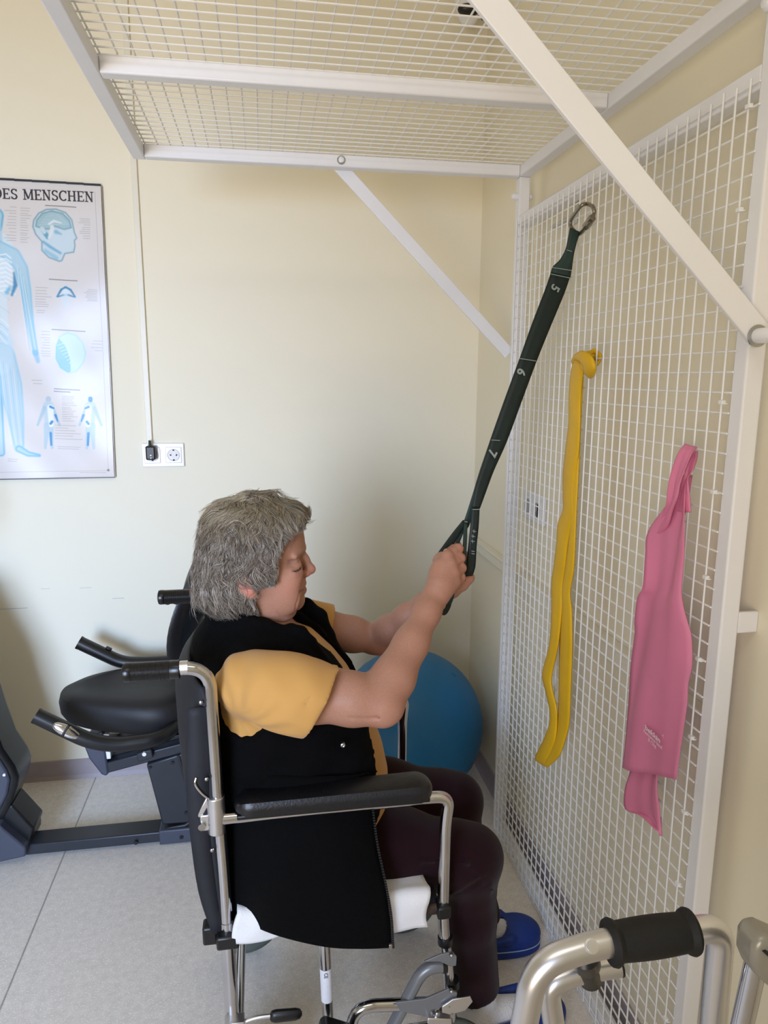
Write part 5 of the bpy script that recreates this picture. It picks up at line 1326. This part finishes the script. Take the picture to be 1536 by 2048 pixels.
# gather the strands into locks
PTS0 = np.stack(pts, 1)
tt = (np.linspace(0, 1, seg+1)**1.2)[None, :, None]*rng.uniform(.35, .85, NS)[:, None, None]
PTS0 = PTS0*(1-tt)+PTS0[near]*tt; pts = [PTS0[:, i] for i in range(seg+1)]
PTS = np.stack(pts, 1)                         # NS x seg+1 x 3
# flick of hair over the forehead and a few loose curls at the back
EX = []
for k in range(170):
    j = rng.normal(0, 1, 2); yy = rng.uniform(-.030, .030)
    EX.append(catmull([hp(586+j[0]*4, 1022+j[1]*5, yy), hp(600+j[0]*3, 1030+j[1]*3, yy*1.05), hp(611+j[0]*2, 1032+j[1]*2, yy), hp(617+j[0]*1.5, 1027+j[1]*2, yy*.9), hp(618+j[0]*2, 1017+j[1]*4, yy*.8)], 3))
for k in range(130):
    j = rng.normal(0, 1, 2); yy = rng.uniform(-.05, .03)
    EX.append(catmull([hp(450+j[0]*6, 1022+j[1]*5, yy), hp(430+j[0]*4, 1020+j[1]*5, yy), hp(415+j[0]*3, 1030+j[1]*5, yy), hp(405+j[0]*4, 1048+j[1]*6, yy), hp(408+j[0]*4, 1062+j[1]*5, yy)], 3))
for k in range(260):
    j = rng.normal(0, 1, 2); yy = rng.uniform(-.07, .05); o_ = rng.uniform(-35, 45)
    EX.append(catmull([hp(420+j[0]*4, 1120+o_, yy), hp(402+j[0]*3, 1133+o_+j[1]*3, yy), hp(392+j[0]*3, 1150+o_+j[1]*4, yy*.9), hp(390+j[0]*4, 1166+o_+j[1]*4, yy*.9), hp(396+j[0]*6, 1178+o_+j[1]*5, yy)], 3))
EX = np.array(EX); PTS = np.concatenate([PTS, EX]); NS += len(EX); R0 = np.concatenate([R0, EX[:, 0]])
Vh, Fh, Mh = [], [], []
wid = rng.uniform(.00035, .00075, NS)
T_ = np.gradient(PTS, axis=1); T_ /= np.linalg.norm(T_, axis=2, keepdims=True)+1e-9
ref = np.tile(np.array([.3, .5, .81]), (NS, 1))[:, None]; B1 = np.cross(T_, ref); B1 /= np.linalg.norm(B1, axis=2, keepdims=True)+1e-9; B2 = np.cross(T_, B1)
tap = np.linspace(1, .25, seg+1)[None, :, None]
ring = [PTS+(B1*math.cos(a)+B2*math.sin(a))*wid[:, None, None]*tap for a in (0, 2.094, 4.189)]
VV = np.stack(ring, 2).reshape(-1, 3)          # index = ((s*(seg+1))+i)*3+k
s_i = (np.arange(NS)[:, None, None]*(seg+1)+np.arange(seg)[None, :, None])*3
k0, k1 = np.array([0, 1, 2]), np.array([1, 2, 0])
FF = np.stack([s_i+k0, s_i+k1, s_i+3+k1, s_i+3+k0], -1).reshape(-1, 4)
basec = np.array([[138, 126, 114], [160, 149, 135], [112, 101, 91], [190, 180, 164], [126, 112, 98], [88, 79, 71]])
ci = rng.choice(6, NS, p=[.30, .22, .18, .10, .12, .08]); cs = basec[ci]+rng.normal(0, 6, (NS, 1))
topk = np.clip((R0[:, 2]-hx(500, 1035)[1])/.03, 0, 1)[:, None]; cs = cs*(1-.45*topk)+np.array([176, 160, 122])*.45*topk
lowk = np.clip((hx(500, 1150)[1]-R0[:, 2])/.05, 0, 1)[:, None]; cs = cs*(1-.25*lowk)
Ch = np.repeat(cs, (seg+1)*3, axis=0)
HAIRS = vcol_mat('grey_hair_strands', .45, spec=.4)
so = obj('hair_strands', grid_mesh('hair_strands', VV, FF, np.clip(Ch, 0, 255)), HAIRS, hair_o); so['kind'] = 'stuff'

# ---- T-shirt
SHIRT = mat('yellow_cotton_jersey', (200, 150, 80), .85, bump=(900, .25, .0006), var=(6, .03), sheen=.15)
fs = Field((-.19, 1.085, .44), (.30, 1.63, 1.0), .0042)
G_ = fs.full(); fs.F = np.minimum(fs.F, torso_d(G_, .004).astype(np.float32))
fs.F = np.maximum(fs.F, (G_[2]-.945+(G_[0]+.0)*.45+0*G_[1]).astype(np.float32)*.9)
def sleeve(f, S_, E_, t1, r0, r1, k=.02):
    f.cone(S_, lerp(S_, E_, t1+.15), r0, r1, k)
d_ = (EL_N-SH_N)/np.linalg.norm(EL_N-SH_N)
fs.chain([A_(500, 1366, 1.200), A_(560, 1380, 1.165), A_(610, 1394, 1.150), A_(700, 1412, 1.150)], [.0585, .062, .0625, .0645], .022)
# cuff cut: plane through the cuff line seen in the photo
def cutplane(f, p, n, lo, hi, sgn=1):
    sl, g = f.sub(lo, hi, 0); d = (g[0]-p[0])*n[0]+(g[1]-p[1])*n[1]+(g[2]-p[2])*n[2]
    f.F[sl] = np.maximum(f.F[sl], (d*sgn).astype(np.float32))
cu = A_(640, 1403, 1.150); ca_, cb_ = A_(672, 1345, 1.15), A_(607, 1462, 1.15); dd = (cb_-ca_)/np.linalg.norm(cb_-ca_)
nn_ = np.array([-dd[2], -.10, dd[0]]); nn_ = nn_ if nn_[0] > 0 else -nn_; nn_ /= np.linalg.norm(nn_)
cutplane(fs, cu, nn_, (.06, 1.08, .70), (.32, 1.215, 1.0))
fs.cone(SH_F, lerp(SH_F, EL_F, .80), .060, .056, .025)
cuf = lerp(SH_F, EL_F, .60); df = (EL_F-SH_F)/np.linalg.norm(EL_F-SH_F); cutplane(fs, cuf, df, (.09, 1.42, .70), (.32, 1.64, 1.02))
fs.F = np.maximum(fs.F, (-.0+.50-G_[2]+0*G_[0]+0*G_[1]).astype(np.float32)*1)
# soft folds running from the armpit out to the cuff
sl_, g = fs.sub((-.12, 1.08, .74), (.22, 1.24, .97), 0)
pa = A_(470, 1450, 1.15); r_ = np.sqrt((g[0]-pa[0])**2+(g[2]-pa[2])**2)+1e-4; th_ = np.arctan2(g[2]-pa[2], g[0]-pa[0])
m1 = np.exp(-((r_-.06)/.05)**2)
fs.F[sl_] += (.0020*m1*np.sin(th_*15+np.sin(r_*50)*.9)+.0012*np.sin(g[0]*95+g[2]*60)*np.exp(-((g[2]-.92)/.03)**2)+0*g[1]).astype(np.float32)
# hollow cuffs so the arm enters the sleeve
fs.cone(lerp(SH_N, EL_N, .44), lerp(SH_N, EL_N, .85), .0565, .0585, .003, cut=True)
tq_ = cb_-ca_
for off in (.016,):     # stitched hem line just inside the cuff
    fs.chain([A_(664, 1350, 1.112)-nn_*off, A_(650, 1378, 1.092)-nn_*off, A_(634, 1410, 1.086)-nn_*off, A_(618, 1440, 1.096)-nn_*off], [.0011]*4, .003, cut=True)
shirt = field_obj('t_shirt', fs, SHIRT, PT, it=2, label='yellow short-sleeved cotton T-shirt')
# cuff stitching
for c0, nrm, cen, rr_ in ((cu, nn_, lerp(SH_N, EL_N, .53), .0605),):
    pass

# ---- vest: thick shell, sleeveless, open down the front
VEST = mat('black_padded_nylon', (3, 3, 4), .9, bump=(30, .45, .008), var=(9, .2), spec=.12)
fv = Field((-.205, 1.125, .42), (.285, 1.60, 1.0), .0042)
G_ = fv.full(); tb = torso_d(G_, .017)
fold = .003*np.sin(G_[2]*70+G_[0]*30)+.0025*np.sin(G_[0]*60-G_[2]*40+G_[1]*20)
fv.F = np.minimum(fv.F, (tb+fold).astype(np.float32))
# stand-up collar, leaning back
fv.cone((-.036, YB0, .925), (-.045, YB0, .972), .084, .076, .02, sc=(1, .98, 1))
# shoulders
fv.cone((-.03, YB0, .905), (-.035, SH_N[1]+.030, .895), .060, .044, .03); fv.cone((-.03, YB0, .905), (-.03, SH_F[1]-.030, .895), .060, .044, .03)
# hollow neck
fv.cone((-.028, YB0, .90), (-.022, YB0, 1.02), .050, .066, .008, cut=True, sc=(1, 1, 1))
# open front: keep out a slanting wedge around the zip line
zc = np.array([.40, .50, .60, .70, .78, .84, .88, .92, .96, 1.0])
w_n = np.array([.158, .155, .150, .125, .080, .056, .046, .048, .052, .060]); w_f = np.array([.12, .12, .115, .095, .065, .048, .040, .036, .036, .05])
wn_, wf_ = np.interp(G_[2], zc, w_n), np.interp(G_[2], zc, w_f)
dy_ = G_[1]-YB0; inside = np.maximum(-(dy_+wn_), dy_-wf_); fcx = .03-.0*G_[2]
wedge = np.maximum(inside, (fcx-G_[0]))
fv.F = np.maximum(fv.F, (-wedge).astype(np.float32)*.9)
top = .985-.42*np.clip(G_[0]+.05, 0, .5)
fv.F = np.maximum(fv.F, (G_[2]-top+0*G_[1]).astype(np.float32)*.9)
# armholes
for S_, E_, sg in ((SH_N, EL_N, -1), (SH_F, EL_F, 1)):
    c_ = S_+np.array([.010, sg*.050, -.006]); fv.ell(c_, (.060, .060, .074), .006, cut=True)
    fv.ell(S_+np.array([-.012, sg*.030, -.060]), (.046, .050, .046), .012, cut=True)
    fv.cone(S_+np.array([.01, sg*.01, -.004]), lerp(S_, E_, .6), .0585, .064, .004, cut=True)
fv.F = np.maximum(fv.F, (.455-G_[2]+0*G_[0]+0*G_[1]).astype(np.float32))
fv.ell(hp(562, 1222), (.042, .062, .024), .008, cut=True)
fv.chain([A_(582, 1256, 1.300), A_(602, 1264, 1.292), A_(622, 1284, 1.285), A_(655, 1330, 1.275)], [.010, .011, .010, .008], .008)
fv.chain([A_(585, 1222, 1.425), A_(612, 1210, 1.432), A_(640, 1232, 1.430), A_(656, 1270, 1.425), A_(684, 1325, 1.415)], [.012, .014, .014, .013, .012], .010)
vest = field_obj('vest', fv, VEST, PT, it=2, label='black sleeveless zip vest')
# the near panel hangs outside the seat; its edge carries the open zip
def vp(px, py, Y): return at(px, py, Y=Y)
hemr = []
VR = [  # (z-ish rows as photo pixels from the back edge to the front edge), depth
 ((452, 1545), (540, 1550), (640, 1552), (700, 1550), (738, 1545), [1.196, 1.172, 1.170, 1.178, 1.195]),
 ((452, 1620), (540, 1625), (640, 1628), (702, 1625), (742, 1618), [1.190, 1.160, 1.156, 1.168, 1.190]),
 ((454, 1690), (545, 1700), (645, 1702), (706, 1700), (752, 1692), [1.184, 1.140, 1.130, 1.140, 1.160]),
 ((457, 1760), (545, 1772), (650, 1776), (715, 1775), (768, 1768), [1.178, 1.116, 1.108, 1.112, 1.122]),
 ((465, 1818), (555, 1832), (655, 1838), (722, 1838), (779, 1832), [1.170, 1.110, 1.102, 1.104, 1.110]),
 ((492, 1842), (560, 1870), (650, 1891), (722, 1895), (783, 1893), [1.155, 1.108, 1.102, 1.104, 1.108])]
for r in VR: hemr.append([vp(q[0], q[1], Y) for q, Y in zip(r[:5], r[5])])
sk = obj('hem_panel', sheet_mesh(hemr, 5, 5), VEST, vest, solid=.007)
# back/far panel so the vest also hangs on the other side
fr2 = [[np.array([q[0], 2*YB0-q[1]-.004, q[2]]) for q in r] for r in hemr[:4]]
obj('hem_panel', sheet_mesh(fr2, 3, 3), VEST, vest, solid=.007)
ZIP = mat('black_metal_zip_teeth', (70, 70, 74), .4, .7, var=(60, .1))
zt_ = MB(); edge = catmull([vp(742, 1618, 1.184), vp(752, 1692, 1.155), vp(768, 1768, 1.117), vp(779, 1832, 1.105), vp(783, 1893, 1.103)], 14)
for i, q in enumerate(edge): zt_.box((q[0]+.003, q[1]-.002, q[2]), (.004, .004, .0022))
obj('zip', zt_, ZIP, vest, smooth=False)
q = vp(781, 1893, 1.100); obj('zip_stop', MB().box(q, (.006, .006, .012)), BOLTM, vest, bevel=.001)
q = vp(686, 1491, 1.172); obj('press_stud', MB().lathe((q[0], q[1], q[2]), (-0, -1, 0), [(.0042, -.006), (.0042, .0006), (.0026, .0014), (.0012, .0006), (.0001, .0006)], 16), BOLTM, vest)
zf = MB(); ez = catmull([vp(624, 1204, 1.40), vp(648, 1228, 1.41), vp(660, 1262, 1.405), vp(676, 1300, 1.40), vp(698, 1338, 1.395)], 12)

# ---- trousers
TROU = mat('dark_plum_trousers', (34, 12, 18), .95, spec=.15, bump=(600, .3, .0007), var=(10, .12), sheen=.1)
ft_ = Field((-.11, 1.165, .075), (.565, 1.555, .625), .0048)
ft_.ell((.045, YB0, .530), (.135, .175, .078), .02)
for H_, K1, A1 in ((HP_N, KN_N, AN_N), (HP_F, KN_F, AN_F)):
    ft_.chain([H_, lerp(H_, K1, .55), lerp(H_, K1, .92), K1], [.080, .074, .066, .062], .03)
    mid = lerp(K1, A1, .4)+np.array([-.010, 0, 0])
    ft_.chain([K1, mid, A1+np.array([-.004, 0, .01])], [.060, .054, .048], .02)
    ft_.ell(K1+np.array([.012, 0, .012]), (.050, .052, .050), .02)
Gt = ft_.full()
# fold lines at the knee and seam down the outer leg
def cpt(px, py, Y): return A_(px, py, Y)
for (a, b, r_) in (((845, 1722, 1.19), (935, 1728, 1.188), .0028), ((935, 1728, 1.188), (985, 1775, 1.195), .0030), ((900, 1790, 1.19), (965, 1750, 1.19), .003), ((985, 1780, 1.20), (988, 1900, 1.205), .0022)):
    ft_.cone(cpt(*a), cpt(*b), r_, r_*.6, .008)
    ft_.cone(cpt(a[0]+2, a[1]+9, a[2]-.002), cpt(b[0]-4, b[1]+9, b[2]-.002), r_, r_*.6, .008, cut=True)
ft_.F = np.maximum(ft_.F, np.where(Gt[1] < 1.36, .108+.016*np.sin((Gt[0]-.40)*22)-Gt[2], .105-Gt[2]).astype(np.float32)+0*Gt[0].astype(np.float32))
field_obj('trousers', ft_, TROU, PT, it=2, label='dark plum trousers')

# ---- socks and clogs
SOCK = mat('white_terry_sock', (222, 220, 222), .95, bump=(260, .9, .003), var=(40, .05), sheen=.3)
CLOG = mat('blue_foam_clog', (8, 48, 128), .55, bump=(220, .25, .001), var=(20, .08))
CLOGL = mat('pale_clog_line', (170, 186, 210), .5, var=(20, .03))
def shoe(ax_, ay_, toe, nm):
    fs_ = Field((ax_-.08, ay_-.07, .0), (toe+.03, ay_+.07, .15), .0032)
    fs_.cone((ax_-.004, ay_, .13), (ax_, ay_, .075), .040, .040, .02); fs_.cone((ax_-.012, ay_, .055), (toe-.05, ay_, .042), .034, .030, .02)
    return field_obj('sock', fs_, SOCK, PT, it=1, label='white terry sock')
def clog(ax_, ay_, toe):
    m_ = MB(); n = 44; out = []
    L = toe-(ax_-.055); cx_ = (toe+ax_-.055)/2
    for i in range(n):
        th = 2*math.pi*i/n; x = math.cos(th); y = math.sin(th); e = .82
        xx_ = math.copysign(abs(x)**e, x)*L/2; yy_ = math.copysign(abs(y)**e, y)*(.044+.009*x); out.append((cx_+xx_, ay_+yy_))
    V = []; lv = [(.93, .002), (1, .008), (1.0, .020), (.985, .0235), (.985, .0255), (1.0, .028), (.985, .040), (.94, .045)]
    for sc_, z in lv:
        for (x, y) in out: V.append((cx_+(x-cx_)*sc_, ay_+(y-ay_)*sc_, z))
    Fc = [(a*n+i, a*n+(i+1) % n, (a+1)*n+(i+1) % n, (a+1)*n+i) for a in range(len(lv)-1) for i in range(n)]
    Fc += [tuple(range(n-1, -1, -1)), tuple((len(lv)-1)*n+i for i in range(n))]
    m_.add(V, Fc); c1 = obj('clog', m_, CLOG, PT, label='blue foam clog')
    r_ = MB(); r_.tube([(cx_+(x-cx_)*1.0, ay_+(y-ay_)*1.0, .0245) for x, y in out+[out[0]]], .0013, 6, caps=False); obj('sole_line', r_, CLOGL, c1)
    u_ = Field((ax_-.07, ay_-.07, .03), (toe+.02, ay_+.07, .12), .0034)
    u_.ell((toe-.068, ay_, .038), (.070, .050, .040), .01); u_.cone((ax_-.02, ay_-.043, .05), (toe-.09, ay_-.044, .060), .0075, .010, .01); u_.cone((ax_-.02, ay_+.043, .05), (toe-.09, ay_+.044, .060), .0075, .010, .01)
    u_.cone((ax_-.012, ay_, .055), (toe-.05, ay_, .036), .036, .028, .004, cut=True); u_.cone((ax_-.022, ay_, .16), (ax_-.014, ay_, .075), .040, .036, .004, cut=True)
    u_.F = np.maximum(u_.F, (.036-u_.full()[2]+0*u_.full()[0]+0*u_.full()[1]).astype(np.float32))
    field_obj('clog_upper', u_, CLOG, c1, it=1)
shoe(AN_N[0], AN_N[1], .625, 0); clog(AN_N[0], AN_N[1], .625)
shoe(.478, 1.487, .615, 1); clog(.500, 1.487, .656)
fix_children()
